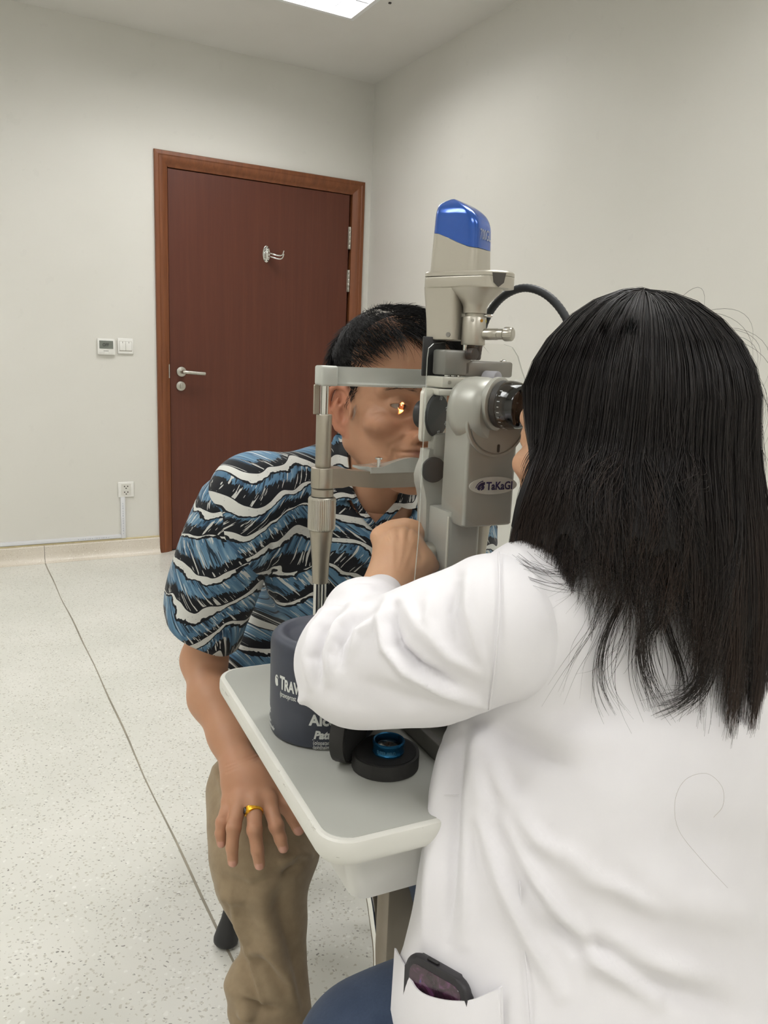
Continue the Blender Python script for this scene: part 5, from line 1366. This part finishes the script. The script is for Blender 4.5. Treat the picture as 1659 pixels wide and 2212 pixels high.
# --- slit beam from the lamp tower onto the examined eye
beam = bpy.data.lights.new('slit_beam', 'SPOT'); beam.energy = 6.; beam.color = (1.0, .52, .20); beam.spot_size = math.radians(8.5); beam.spot_blend = .25; beam.shadow_soft_size = .001
bo = bpy.data.objects.new('slit_beam', beam); COL.objects.link(bo)
tgt = hw(EYE_L[0]-.001, EYE_L[1]+.0135, -.0025); src = np.array([.088, .965, 1.095])
bo.location = src; bo.rotation_euler = Vector(tgt-src).to_track_quat('-Z', 'Y').to_euler(); bo.scale = (.45, 1., 1.)
# --- stool
M_BLKR = mat('black_rubber', (42, 42, 43), .55)
sto = thing('patient_stool', np.array([-.13, 1.54, 0]), 'round-seated stool with rubber-tipped chrome legs under the seated man', 'stool')
stc = np.array([-.13, 1.54, 0])
mesh_obj('seat', xf(lathe([(.001, .405), (.16, .405), (.175, .412), (.178, .43), (.170, .447), (.15, .453), (.001, .455)], 48), None, stc), mat('black_vinyl', (36, 36, 38), .5), sto, smooth=50)
foot0 = atz(487, 2040, 0.0)
for k in range(4):
    a = math.atan2(foot0[1]-stc[1], foot0[0]-stc[0])+k*math.pi/2; rr = np.linalg.norm(foot0[:2]-stc[:2])
    f_ = stc+np.array([rr*math.cos(a), rr*math.sin(a), 0]); tpp = stc+np.array([.12*math.cos(a), .12*math.sin(a), .404])
    mesh_obj('leg', rod(tpp, f_+(tpp-f_)*.12, .0105, 16), M_CHROME, sto)
    d_ = (tpp-f_); 
    mesh_obj('rubber_foot', xf(lathe([(.021, .0006), (.024, .004), (.0245, .012), (.0205, .030), (.0155, .050), (.0135, .066), (.0125, .070)], 24), axis_to(np.array([d_[0]*.6, d_[1]*.6, d_[2]])), f_+np.array([0, 0, .003])), M_BLKR, sto, smooth=50)
mesh_obj('ring_brace', xf(lathe([(.131, .198), (.139, .190), (.147, .198), (.139, .206)], 48), None, stc) if False else tube(np.array([stc+np.array([.155*math.cos(a), .155*math.sin(a), .2]) for a in np.linspace(0, 2*math.pi, 49)]), .007, 10, cap=False), M_CHROME, sto)
# ================================================================== doctor (seen from behind, left hand on the lamp knob)
DAZ = 42.
RDH = frame(DAZ)@pitchm(-1.); DS = .95
DH = np.array([.214, .748, 1.076])
def dw(*p): return DH+RDH@(np.asarray(p, float)*DS)
SKIN_D = srgb((206, 162, 128))
dr_ = thing('person', np.array([.20, .66, 0.]), 'doctor with long dark hair in a white coat, seen from behind at the microscope', 'person')
dV, dQ = head_clay(ears=False).mesh(.0026)
dcol = skin_colors(dV, SKIN_D, srgb((176, 104, 98)), srgb((205, 150, 122)), srgb((210, 150, 122)))
dVw = (dV*DS)@RDH.T+DH
TAZ = 38.
RTD = frame(TAZ); xD, yD = RTD[:, 0], RTD[:, 1]
SL = at(1098, 1366, .66); SR = SL+xD*.36
EL = at(778, 1428, .690); WR = at(830, 1286, .850)
NKD = dw(0, -.055, -.155)
CHD = (SL+SR)/2+np.array([0, 0, -.085])
WAD = np.array([.225, .695, .70]); HPD = np.array([.20, .665, .53])
db = Clay()
db.ell(CHD, (.14, .085, .14), R=RTD, k=.05); db.ell(WAD, (.12, .09, .14), R=RTD, k=.06); db.ell(HPD, (.15, .12, .10), R=RTD, k=.06)
db.cap(SL, SR, .042, k=.04); db.cap(NKD+np.array([0, 0, .03]), NKD-np.array([0, 0, .06]), .045, .055, k=.03)
ER = SR+np.array([.03, .06, -.24]); WRR = TF(.33, .12, TT+.10)
db.chain([SR, ER, WRR], [.04, .032, .024], k=.02, k0=.03)
db.chain([SL, EL, WR], [.036, .030, .0215], k=.02, k0=.03)
KDL = at(812, 2312, .62); KDL[2] -= .0; KDR = np.array([.10, .96, .525])
for kn, an in ((KDL, np.array([KDL[0]-.02, KDL[1]+.03, .1])), (KDR, np.array([.13, .95, .1]))):
    db.chain([HPD+np.array([0, 0, .0]), kn, an], [.06, .045, .035], k=.03, k0=.04)
eV, eQ = db.mesh(.007)
# left hand closed on the side knob
hd = Clay()
WRh = at(842, 1264, .864)
hd.chain([EL+(WR-EL)*.8, WR, WRh], [.024, .0222, .0222], k=.02)
PC = at(866, 1208, .884)
hd.ell(PC, (.029, .023, .036), R=frame(25), k=.02)
hd.chain([WRh, PC], [.0225, .0245], k=.02, k0=.025)
KNU = [at(822, 1160, .905), at(846, 1147, .912), at(873, 1142, .918), at(898, 1148, .920)]
for i, q in enumerate(KNU):
    hd.chain([WRh*.35+PC*.65, q], [.018, .0118], k=.01, k0=.013)
    hd.ell(q, (.0100, .0105, .0100), k=.005)
    p1 = q+np.array([.012, .030, -.012]); p2 = q+np.array([.030, .024, -.032]); p3 = q+np.array([.036, .006, -.040])
    hd.chain([q, p1, p2, p3], [.0105, .0092, .0084, .0070], k=.003, k0=.004)
hd.chain([at(872, 1238, .875), at(902, 1222, .872), at(922, 1216, .878), at(936, 1222, .886)], [.0165, .0115, .0098, .0075], k=.006, k0=.016)
fV, fQ = hd.mesh(.0022)
fN = normals(fV, fQ); _p2 = proj(fV); _d = np.zeros(len(fV))
for poly, w_p, a_ in (([(835, 1148), (842, 1172)], 4, -.0022), ([(860, 1138), (862, 1166)], 4, -.0022), ([(886, 1136), (880, 1164)], 4, -.0022), ([(846, 1160), (850, 1200), (850, 1235)], 5, .0010), ([(873, 1155), (868, 1195), (858, 1235)], 5, .0010), ([(896, 1160), (882, 1200), (866, 1240)], 5, .0008), ([(895, 1238), (908, 1232), (915, 1236)], 4, -.0012), ([(905, 1180), (912, 1200), (908, 1212)], 6, -.0025)):
    d_, t_ = stroke_dist(_p2, poly); _d += a_*np.exp(-(d_/w_p)**2)*np.sin(np.clip(t_, .05, .95)*math.pi)**.5
fV = fV+fN*(_d*((fN@(-FWD)) > 0))[:, None]
# right hand on the joystick (behind her)
hr = Clay(); JT = TF(.30, .145, TT+.15)
hr.chain([WRR, WRR*.4+JT*.6], [.026, .028], k=.01)
hr.ell(JT+np.array([.012, -.012, .012]), (.03, .03, .022), k=.02)
for k in range(4):
    b0 = JT+np.array([.02-.012*k, .0, .014]); hr.chain([b0, b0+np.array([-.012, .022, -.008]), b0+np.array([-.022, .016, -.028])], [.0100, .0088, .0072], k=.003, k0=.006)
hr.chain([JT+np.array([.0, -.03, .0]), JT+np.array([-.024, -.016, .002]), JT+np.array([-.026, .0, -.008])], [.013, .0105, .008], k=.004, k0=.01)
gV, gQ = hr.mesh(.003)
off = np.cumsum([0, len(dVw), len(eV), len(fV)])
dbody = mesh_np('body', (np.concatenate([dVw, eV, fV, gV]), np.concatenate([dQ, eQ+off[1], fQ+off[2], gQ+off[3]])), M_SKIN, dr_)
set_color(dbody, np.concatenate([dcol, np.tile(np.array(SKIN_D), (len(eV)+len(fV)+len(gV), 1))]))

# --- white coat
m, t = newmat('white_coat_cotton')
co = t.obj(); fine = t.noise(co, 1800, 2)
t.set(t.bsdf.inputs['Base Color'], t.ramp(t.noise(co, 12, 3), [(.3, srgb((240, 238, 241))), (.7, srgb((245, 243, 246)))])); setp(t, rough=.75, spec=.25, sheen=.2); t.bump(fine, .10, .0005)
M_COAT = m
cc_ = Clay()
cc_.ell(CHD-yD*.005, (.170, .112, .165), R=RTD, k=.06)
cc_.ell(WAD+np.array([.012, -.01, 0])+xD*.035, (.180, .120, .17), R=RTD, k=.08)
cc_.ell(HPD+np.array([.03, -.01, 0])+xD*.03, (.205, .155, .15), R=RTD, k=.08)
cc_.cap(SL+xD*.03+np.array([0, 0, .004]), SR-xD*.03, .064, k=.05)
cc_.cap(NKD-np.array([0, 0, .035]), SL+xD*.05+np.array([0, 0, .02]), .05, .05, k=.05)
cc_.cap(NKD-np.array([0, 0, .035]), SR-xD*.05+np.array([0, 0, .02]), .05, .05, k=.05)
# front-left panel of the coat hanging forward
cc_.chain([at(1040, 1590, .70), at(1040, 1720, .675), at(1040, 1900, .645), at(1030, 2120, .62)], [.030, .040, .050, .056], k=.03, k0=.06)
cc_.chain([at(1040, 2120, .62), HPD+yD*.05-xD*.10+np.array([0, 0, -.05])], [.06, .09], k=.03, k0=.06)
# right sleeve (far side)
cc_.chain([SR, ER, WRR+(ER-WRR)*.15], [.062, .052, .038], k=.03, k0=.05)
kV, kQ = cc_.mesh(.0042, smooth=2)
kN = normals(kV, kQ); P2 = proj(kV)
disp = vnoise(kV, 5., 21)*.0018
vis = (kN@(-FWD) > -.2)
for poly, w_p, a_ in (([(1050, 1590), (1090, 1700), (1170, 1810), (1290, 1900), (1420, 1960)], 22, .010), ([(1070, 1620), (1120, 1740), (1220, 1850), (1350, 1940)], 20, -.006),
                      ([(1040, 1600), (1060, 1720), (1120, 1850), (1200, 1970), (1300, 2080), (1420, 2160)], 20, .010), ([(1050, 1640), (1085, 1790), (1150, 1920), (1250, 2060)], 16, -.007),
                      ([(1030, 1620), (1040, 1760), (1080, 1900), (1140, 2030), (1210, 2150)], 18, .008), ([(1290, 2010), (1400, 2080), (1560, 2120)], 30, .007), ([(1330, 2060), (1450, 2140), (1600, 2190)], 28, -.006),
                      ([(1380, 1880), (1480, 1950), (1640, 1990)], 45, .007), ([(1440, 1780), (1560, 1830), (1659, 1840)], 60, -.006), ([(1200, 1990), (1260, 2040), (1330, 2060)], 20, -.008),
                      ([(1000, 1580), (985, 1720), (975, 1900), (965, 2040)], 11, -.006), ([(960, 1590), (945, 1720), (930, 1880), (915, 2030)], 13, .005), ([(1030, 1580), (1015, 1720), (1010, 1900), (1005, 2040)], 14, .005),
                      ([(1110, 1190), (1150, 1240), (1170, 1330), (1180, 1420)], 16, .005), ([(1080, 1230), (1110, 1330), (1120, 1430)], 20, -.004), ([(1060, 1560), (1120, 1600), (1220, 1650)], 26, -.006),
                      ([(1100, 1540), (1200, 1590), (1350, 1600)], 40, .004), ([(1240, 1520), (1270, 1640), (1330, 1760)], 60, .004)):
    d_, t_ = stroke_dist(P2, poly); disp += 1.4*vis*a_*np.exp(-(d_/w_p)**2)*np.sin(np.clip(t_, .03, .97)*math.pi)**.5
kV = kV+kN*disp[:, None]
coat = mesh_np('coat', (kV, kQ), M_COAT, dr_, label='white doctor\'s coat with deep folds')
# --- left sleeve: its own cloth, gathered at the elbow
sc2 = Clay()
UA = SL+np.array([-.012, 0, .004])
sc2.chain([UA, UA*.55+EL*.45+np.array([0, -.006, -.006]), EL+np.array([0, 0, 0])], [.0660, .0570, .0500], k=.03)
sc2.ell(EL+np.array([-.003, -.003, -.004]), (.050, .050, .048), k=.03)
sc2.chain([EL, EL*.5+WR*.5+np.array([-.009, -.004, .007]), WR], [.044, .0385, .0265], k=.02, k0=.03)
axc = unit(WR-EL)
sc2.cap(WR-axc*.012, WR+axc*.06, .0238, .0238, k=.003, op='s')                        # cuff opening
sc2.fn(lambda P: (P-WR)@axc-.006, WR-.3, WR+.3, k=.002, op='i')
lV, lQ = sc2.mesh(.0030, smooth=2)
lN = normals(lV, lQ); P2 = proj(lV); disp = vnoise(lV, 9., 33)*.0013
vis = (lN@(-FWD) > -.3)
for poly, w_p, a_ in (([(838, 1300), (828, 1345), (838, 1400), (880, 1450), (960, 1490), (1045, 1520)], 13, .0075), ([(852, 1310), (846, 1350), (858, 1395), (905, 1440), (980, 1478)], 11, -.0085),
                      ([(870, 1300), (905, 1360), (970, 1420), (1050, 1460)], 16, .0045), ([(690, 1475), (684, 1420), (702, 1360), (740, 1315)], 9, -.0055), ([(672, 1480), (664, 1420), (680, 1360), (715, 1310)], 10, .0050),
                      ([(712, 1470), (708, 1410), (730, 1350), (775, 1310)], 11, .0055), ([(735, 1440), (735, 1390), (765, 1345), (805, 1325)], 9, -.0045), ([(760, 1420), (775, 1370), (815, 1340)], 12, .0050),
                      ([(720, 1300), (760, 1292), (800, 1290)], 7, -.0028), ([(735, 1280), (775, 1270), (815, 1270)], 7, .0028), ([(700, 1325), (745, 1312), (790, 1308)], 7, .0028),
                      ([(985, 1245), (975, 1320), (990, 1400)], 14, -.0045), ([(1010, 1240), (1010, 1320), (1030, 1400), (1050, 1440)], 14, .0045), ([(930, 1285), (925, 1340), (950, 1390)], 14, .0035),
                      ([(660, 1500), (740, 1540), (860, 1550), (1000, 1545)], 24, .0030), ([(780, 1470), (880, 1510), (1000, 1530)], 18, -.0030), ([(650, 1500), (664, 1520)], 10, .0035)):
    d_, t_ = stroke_dist(P2, poly); disp += 1.6*vis*a_*np.exp(-(d_/w_p)**2)*np.sin(np.clip(t_, .03, .97)*math.pi)**.5
lV = lV+lN*disp[:, None]
mesh_np('sleeve', (lV, lQ), M_COAT, coat)
# --- stitched seams following the cloth
both = Clay(); both.p = list(cc_.p)+[(q[0], q[1], q[2], q[3], q[4]) for q in sc2.p[:5]]
def seam(poly, r=.0009, lift=.0008, n=40, clay=both):
    pts = smooth_path([(x, y, 0) for x, y in poly], n)[:, :2]
    C_ = []
    for x, y in pts:
        q = hit(clay, x, y, far=.95); C_.append(q)
    C_ = np.array(C_)
    for _ in range(3): C_[1:-1] = (C_[:-2]+C_[1:-1]*2+C_[2:])/4
    C_ = C_-unit(FWD)*lift*1.5
    return tube(C_, r, 6)
mesh_obj('shoulder_seam', seam([(1076, 1192), (1078, 1250), (1076, 1340), (1068, 1440), (1060, 1500), (1055, 1530)], .0009, .0022), M_COAT, coat, smooth=180)
mesh_obj('side_seam', seam([(1122, 1900), (1128, 2000), (1138, 2110), (1146, 2220)], .0006, .0016), M_COAT, coat, smooth=180)
mesh_obj('waist_seam', seam([(922, 1712), (955, 1716), (990, 1716)], .0005, .0010), M_COAT, coat, smooth=180)
# --- patch pocket with a sagging mouth
def pocket():
    top = smooth_path([(x, y, 0) for x, y in ((856, 2044), (880, 2080), (904, 2120), (955, 2137), (1010, 2140), (1050, 2130), (1082, 2124))], 40)[:, :2]
    rows_ = []
    for k in range(14):
        u = k/13; row = []
        for i, (x, y) in enumerate(top):
            w_ = i/(len(top)-1); xb = 838+(1088-838)*w_; yb = 2330
            q = hit(cc_, x*(1-u)+xb*u, y*(1-u)+yb*u, far=.85)
            bulge = .010*math.sin(math.pi*min(1, max(0, w_)))**.7*(1-.3*u)+.0035
            row.append(q-unit(FWD-np.array([0, 0, .0]))*bulge)
        rows_.append(row)
    return np.array(rows_)
pk = pocket()
for _ in range(2): pk[:, 1:-1] = (pk[:, :-2]+2*pk[:, 1:-1]+pk[:, 2:])/4
mesh_obj('pocket', thicken(grid_surface(pk), .0018), M_COAT, coat, smooth=50)
mesh_obj('pocket_seam', tube(np.array([pk[k, -2]-unit(FWD)*.0012 for k in range(14)]), .0013, 8), M_COAT, coat, smooth=180)
# --- phone slipped into the pocket
qa = hit(cc_, 898, 2072)-unit(FWD)*.0085; qb = hit(cc_, 995, 2128)-unit(FWD)*.0085
ph_x = unit(qb-qa); nrm = -unit(FWD); nrm = unit(nrm-ph_x*(nrm@ph_x)); ph_d = np.cross(ph_x, nrm); 
if ph_d[2] > 0: ph_d = -ph_d
PWd = np.linalg.norm(qb-qa)+.018; phc = (qa+qb)/2+ph_d*.062
RP = np.stack([ph_x, -ph_d, nrm], 1)
if np.linalg.det(RP) < 0: RP[:, 0] *= -1
ph = thing('mobile_phone', phc+ph_d*.07, 'dark mobile phone with a purple-mottled screen tucked in the white coat pocket', 'phone')
mesh_obj('case', xf(prism(rrect(PWd, .145, .013, 6), -.0045, .0045, .003, 3), RP, phc), mat('phone_case_black', (42, 40, 44), .45), ph, smooth=40)
m, t = newmat('phone_screen')
co = t.obj(); nz = t.noise(co, 70, 4, .6, 1.)
t.set(t.bsdf.inputs['Base Color'], t.ramp(nz, [(.35, srgb((44, 30, 40))), (.55, srgb((66, 40, 56))), (.66, srgb((104, 62, 96))), (.74, srgb((70, 62, 130)))])); setp(t, rough=.15, coat=.5); M_SCR = m  # purple mottling sits in the base colour
mesh_obj('screen', xf(prism(rrect(PWd-.012, .133, .009, 5), .0044, .0049, .0002, 1), RP, phc), M_SCR, ph, smooth=30, label='dark purple phone screen')
mesh_obj('side_button', xf(box(.012, .0022, .0035, .0006, 1, (-.006, .0735, 0)), RP, phc), mat('phone_button', (28, 26, 28), .5), ph)
# --- jeans
m, t = newmat('blue_denim')
co = t.obj(); wv = t.noise(t.vmul(co, (1, 1, .35)), 420, 3, .7); sl_n = t.noise(co, 30, 3)
t.set(t.bsdf.inputs['Base Color'], t.mix(t.math('MULTIPLY', wv, .7), t.ramp(sl_n, [(.3, srgb((58, 71, 93))), (.7, srgb((72, 85, 107)))]), srgb((44, 54, 73)))); setp(t, rough=.85, spec=.2, sheen=.1); t.bump(wv, .2, .0006)
jc = Clay()
for kn, an in ((KDL, np.array([KDL[0]-.015, KDL[1]+.03, .1])), (KDR, np.array([.13, .95, .1]))):
    jc.chain([HPD+np.array([-.02 if kn is KDL else .02, 0, -.01]), kn+(HPD-kn)*.35, kn], [.080, .078, .070], k=.03, k0=.05)
    jc.chain([kn, an], [.070, .055], k=.02, k0=.04)
jV, jQ = jc.mesh(.005, smooth=2)
mesh_np('jeans', (jV, jQ), m, dr_, label='blue denim jeans')
for q in (np.array([KDL[0]-.015, KDL[1]+.03, 0]), np.array([.13, .95, 0])):
    shc = Clay(); shc.ell(q+yD*.02+np.array([0, 0, .04]), (.035, .05, .035), R=RTD, k=.03); shc.ell(q+yD*.10+np.array([0, 0, .026]), (.04, .075, .024), R=RTD, k=.04); shc.cap(q+np.array([0, 0, .05]), q+np.array([0, 0, .11]), .033, .036, k=.02)
    shc.fn(lambda P: .001-P[:, 2], (-9, -9, -9), (9, 9, 9), k=.003, op='i')
    mesh_np('shoe', shc.mesh(.006, lo=q-.3, hi=q+.3), mat('white_shoe', (200, 198, 196), .5), dr_)
# --- doctor's stool
dsc = np.array([.20, .645, 0])
dst = thing('doctor_stool', dsc, 'round black stool on a chrome column under the doctor', 'stool')
mesh_obj('seat', xf(lathe([(.001, .375), (.15, .375), (.165, .383), (.168, .40), (.160, .417), (.14, .423), (.001, .425)], 48), None, dsc), mat('black_vinyl', (36, 36, 38), .5), dst, smooth=50)
mesh_obj('column', xf(lathe([(.028, .06), (.028, .22), (.017, .225), (.017, .376)], 24), None, dsc), M_CHROME, dst)
for k in range(5):
    a = 2*math.pi*k/5+.3; e_ = dsc+np.array([.22*math.cos(a), .22*math.sin(a), .062]); mesh_obj('base_arm', rod(dsc+np.array([0, 0, .075]), e_, .012, 12), M_CHROME, dst)
    mesh_obj('caster', xf(xf(cyl(.026, -.010, .010, 20, .002), axis_to((math.sin(a), -math.cos(a), 0))), None, e_+np.array([0, 0, -.0355])), M_BLKR, dst)

# --- long hair: shell and strands share one flow over the head and down the back
HCt = DH+np.array([.014, -.006, .030])
RAZ = frame(42)
def flow(al, tn, rj=0., lj=0., zj=0., clump=0.):
    """al: degrees round the head from the back (negative = her left); tn: 0 parting .. 1 tip"""
    tn = np.asarray(tn, float); al = np.asarray(al, float)
    kk = np.clip((tn-.36)/.15, 0, 1); kk = kk*kk*(3-2*kk); 
    al = np.where(al < -103, -103+(al+103)*(1-kk)+(al+103)*kk*.10, al); a = np.radians(al)
    zend = np.interp(al, [-130, -95, -60, -38, -22, -8, 30, 75, 120, 140], [.945, .955, .972, .966, .918, .876, .846, .826, .84, .86])+zj
    rx, ry, rz = .0875+rj, .106+rj, .104+rj
    th_end = .55*np.pi
    tt = np.asarray(tn, float); th = np.clip(tt/.40, 0, 1)*th_end
    x = rx*np.sin(th)*np.sin(a); y = -ry*np.sin(th)*np.cos(a); z = rz*np.cos(th)
    fall = np.clip((tt-.40)/.60, 0, 1)
    P = np.stack([x, y, z], -1)@RAZ.T+HCt
    zs = P[..., 2]; L = np.maximum(zs-zend, 0)
    out = np.stack([np.sin(a)*np.ones_like(tt), -np.cos(a)*np.ones_like(tt), 0*tt], -1)@RAZ.T
    spread = np.interp(al, [-130, -70, -30, 0, 60, 140], [.020, .045, .030, .030, .050, .030])
    f2 = fall**1.0
    P = P+out*(spread*np.sin(fall*1.57))[..., None]
    P[..., 2] = zs-L*f2*np.where(tt > .4, 1, 0)
    return P
AL = np.linspace(-134, 138, 100); TN = np.linspace(0, .84, 46)
Gs = np.stack([flow(np.full(len(TN), a), TN, -.003, 0, .010*math.sin(a*.21)+.012*math.sin(a*.53)) for a in AL], 0)
for _ in range(4): Gs[:, 12:-1] = (Gs[:, 11:-2]+2*Gs[:, 12:-1]+Gs[:, 13:])/4
shell = thicken(grid_surface(Gs), -.006)
SV = V3(shell[0])
Hcur, Hrad, Hcol = [], [], []
base_c = np.array(srgb((44, 38, 36))); brown = np.array(srgb((74, 58, 49))); black = np.array(srgb((25, 22, 22)))
nclump = 500
for c_ in range(nclump):
    al0 = rng.uniform(-134, 138); wv_a = rng.normal(0, 5.5); wv_f = rng.uniform(4, 9); wv_p = rng.uniform(0, 6.28); zj0 = rng.normal(0, .030); bend = rng.normal(0, 3.); rj0 = rng.normal(.0, .0028)
    t0 = 0.
    tone = rng.random()
    for k in range(22):
        al_ = al0+rng.normal(0, 3.2); m_ = 20; tn = np.linspace(max(0, t0+rng.normal(0, .01)), 1, m_)
        wave = wv_a*np.sin(wv_f*tn+wv_p)*tn**1.3+bend*tn**2+rng.normal(0, 1.6)*np.sin(tn*rng.uniform(5, 14)+rng.uniform(0, 6.28))*tn
        conv = (1-.45*tn**2)
        a_arr = al0+(al_-al0)*conv+wave
        C_ = flow(a_arr, tn, rj0+rng.normal(.0010, .0013), 0, zj0+rng.normal(0, .010))
        for _ in range(3): C_[7:-1] = (C_[6:-2]+2*C_[7:-1]+C_[8:])/4
        Hcur.append(C_); Hrad.append(rng.uniform(.00022, .00045))
        k_ = np.clip(rng.normal(.35, .25)+.25*(tone-.5), 0, 1); cc0 = black*(1-k_)+base_c*k_
        rt = np.clip((tn-.45)/.5, 0, 1)[:, None]*np.clip(tone*1.2-.2, 0, 1)*.75
        Hcol.append(cc0[None]*(1-rt)+brown[None]*rt)
# curled wisps lying on the coat below the left edge and stray ends
wisps = [[(1300, 1170), (1355, 1230), (1350, 1290), (1320, 1350), (1300, 1420), (1305, 1490), (1330, 1530)], [(1345, 1240), (1390, 1330), (1380, 1400), (1390, 1470), (1425, 1530)], [(1430, 1330), (1395, 1380), (1405, 1460), (1428, 1535)],
         [(1430, 1330), (1450, 1390), (1468, 1450), (1466, 1500)], [(1520, 1400), (1515, 1460), (1480, 1510), (1430, 1532)], [(1540, 1400), (1535, 1460), (1500, 1505), (1450, 1530)],
         [(1130, 1200), (1180, 1235), (1240, 1240), (1290, 1225)], [(1140, 1225), (1200, 1245), (1260, 1250), (1320, 1235)], [(1235, 1195), (1255, 1230), (1258, 1270), (1235, 1300)], [(1300, 1255), (1280, 1280), (1278, 1310)], [(1320, 1260), (1290, 1360), (1250, 1430), (1225, 1500)],
         [(1350, 1300), (1350, 1380), (1320, 1440), (1310, 1450)], [(1115, 1365), (1150, 1400), (1200, 1410), (1250, 1400)], [(1480, 1690), (1470, 1740), (1490, 1800)]]
for wi, poly in enumerate(wisps[:-2]):
    thick = 26 if wi < 6 else 12
    for k in range(thick):
        j = rng.normal(0, 1, 2)*(7 if wi < 6 else 14); jt = rng.normal(0, 1, 2)*(16 if wi < 6 else 26)
        pp = smooth_path([(x+j[0]+jt[0]*(i/(len(poly)-1))**2, y+j[1]+jt[1]*(i/(len(poly)-1))**2, 0) for i, (x, y) in enumerate(poly)], 18)[:, :2]
        Hcur.append([(x, y) for x, y in pp]); Hrad.append(rng.uniform(.00020, .00034) if wi < 6 else rng.uniform(.00010, .00018)); Hcol.append(None)
px_all = np.array([q for C_ in Hcur if isinstance(C_, list) for q in C_])
# batch sphere-trace the wisps onto the coat
if len(px_all):
    dirs = FWD+RGT*((px_all[:, :1]-IW/2)/F_PX)+UPV*((IH/2-px_all[:, 1:])/F_PX); dirs /= np.linalg.norm(dirs, axis=1)[:, None]
    tt_ = np.full(len(dirs), .35)
    for _ in range(45): tt_ = np.minimum(tt_+cc_.ev(EYE+dirs*tt_[:, None])*.8, .80)
    tt_ = np.minimum(tt_, .80); hitp = EYE+dirs*(tt_-.008)[:, None]
    i0 = 0
    for i, C_ in enumerate(Hcur):
        if isinstance(C_, list):
            q = hitp[i0:i0+len(C_)].copy(); i0 += len(C_)
            for _ in range(2): q[1:-1] = (q[:-2]+2*q[1:-1]+q[2:])/4
            Hcur[i] = q; Hcol[i] = np.tile(base_c*.8, (len(q), 1))
# flyaways round the crown
for _ in range(170):
    al_ = rng.uniform(-110, 120); t1 = rng.uniform(.10, .42); tn = np.linspace(t1, t1+rng.uniform(.08, .16), 12)
    C_ = flow(np.full(12, al_)+np.linspace(0, rng.normal(0, 9), 12), tn, .002)
    ctr = HCt; o_ = C_-ctr; o_ /= np.linalg.norm(o_, axis=1)[:, None]
    C_ = C_+o_*(np.sin(np.linspace(0, 2.6, 12))*abs(rng.normal(0, .010)))[:, None]
    Hcur.append(C_); Hrad.append(.00016); Hcol.append(np.tile(base_c, (12, 1)))
sv_, sf_ = strands(Hcur, Hrad)
scol = np.concatenate([np.repeat(c, 3, 0) for c in Hcol])
shq = [f for f in shell[1]]
sh4 = np.array([list(f) if len(f) == 4 else list(f)+[f[-1]] for f in shq])
hair = mesh_np('hair', (np.concatenate([SV, sv_]), np.concatenate([sh4, sf_+len(SV)])), M_HAIR2, dr_, label='long straight dark brown hair falling over the back', kind='stuff')
set_color(hair, np.concatenate([np.tile(black*.8, (len(SV), 1)), scol])) if len(hair.data.vertices) == len(SV)+len(sv_) else None
# one loose hair lying on the back of the coat
loose = np.array([hit(cc_, x, y) for x, y in smooth_path([(1560, 1905, 0), (1500, 1840, 0), (1455, 1780, 0), (1448, 1720, 0), (1470, 1675, 0), (1515, 1662, 0), (1548, 1690, 0), (1550, 1730, 0), (1530, 1755, 0)], 50)[:, :2]])-unit(FWD)*.0105
mesh_obj('fallen_hair', tube(loose, .00012, 5), mat('loose_hair', (176, 166, 160), .5), None, smooth=180, label='single loose hair curled on the back of the white coat', cat='hair')
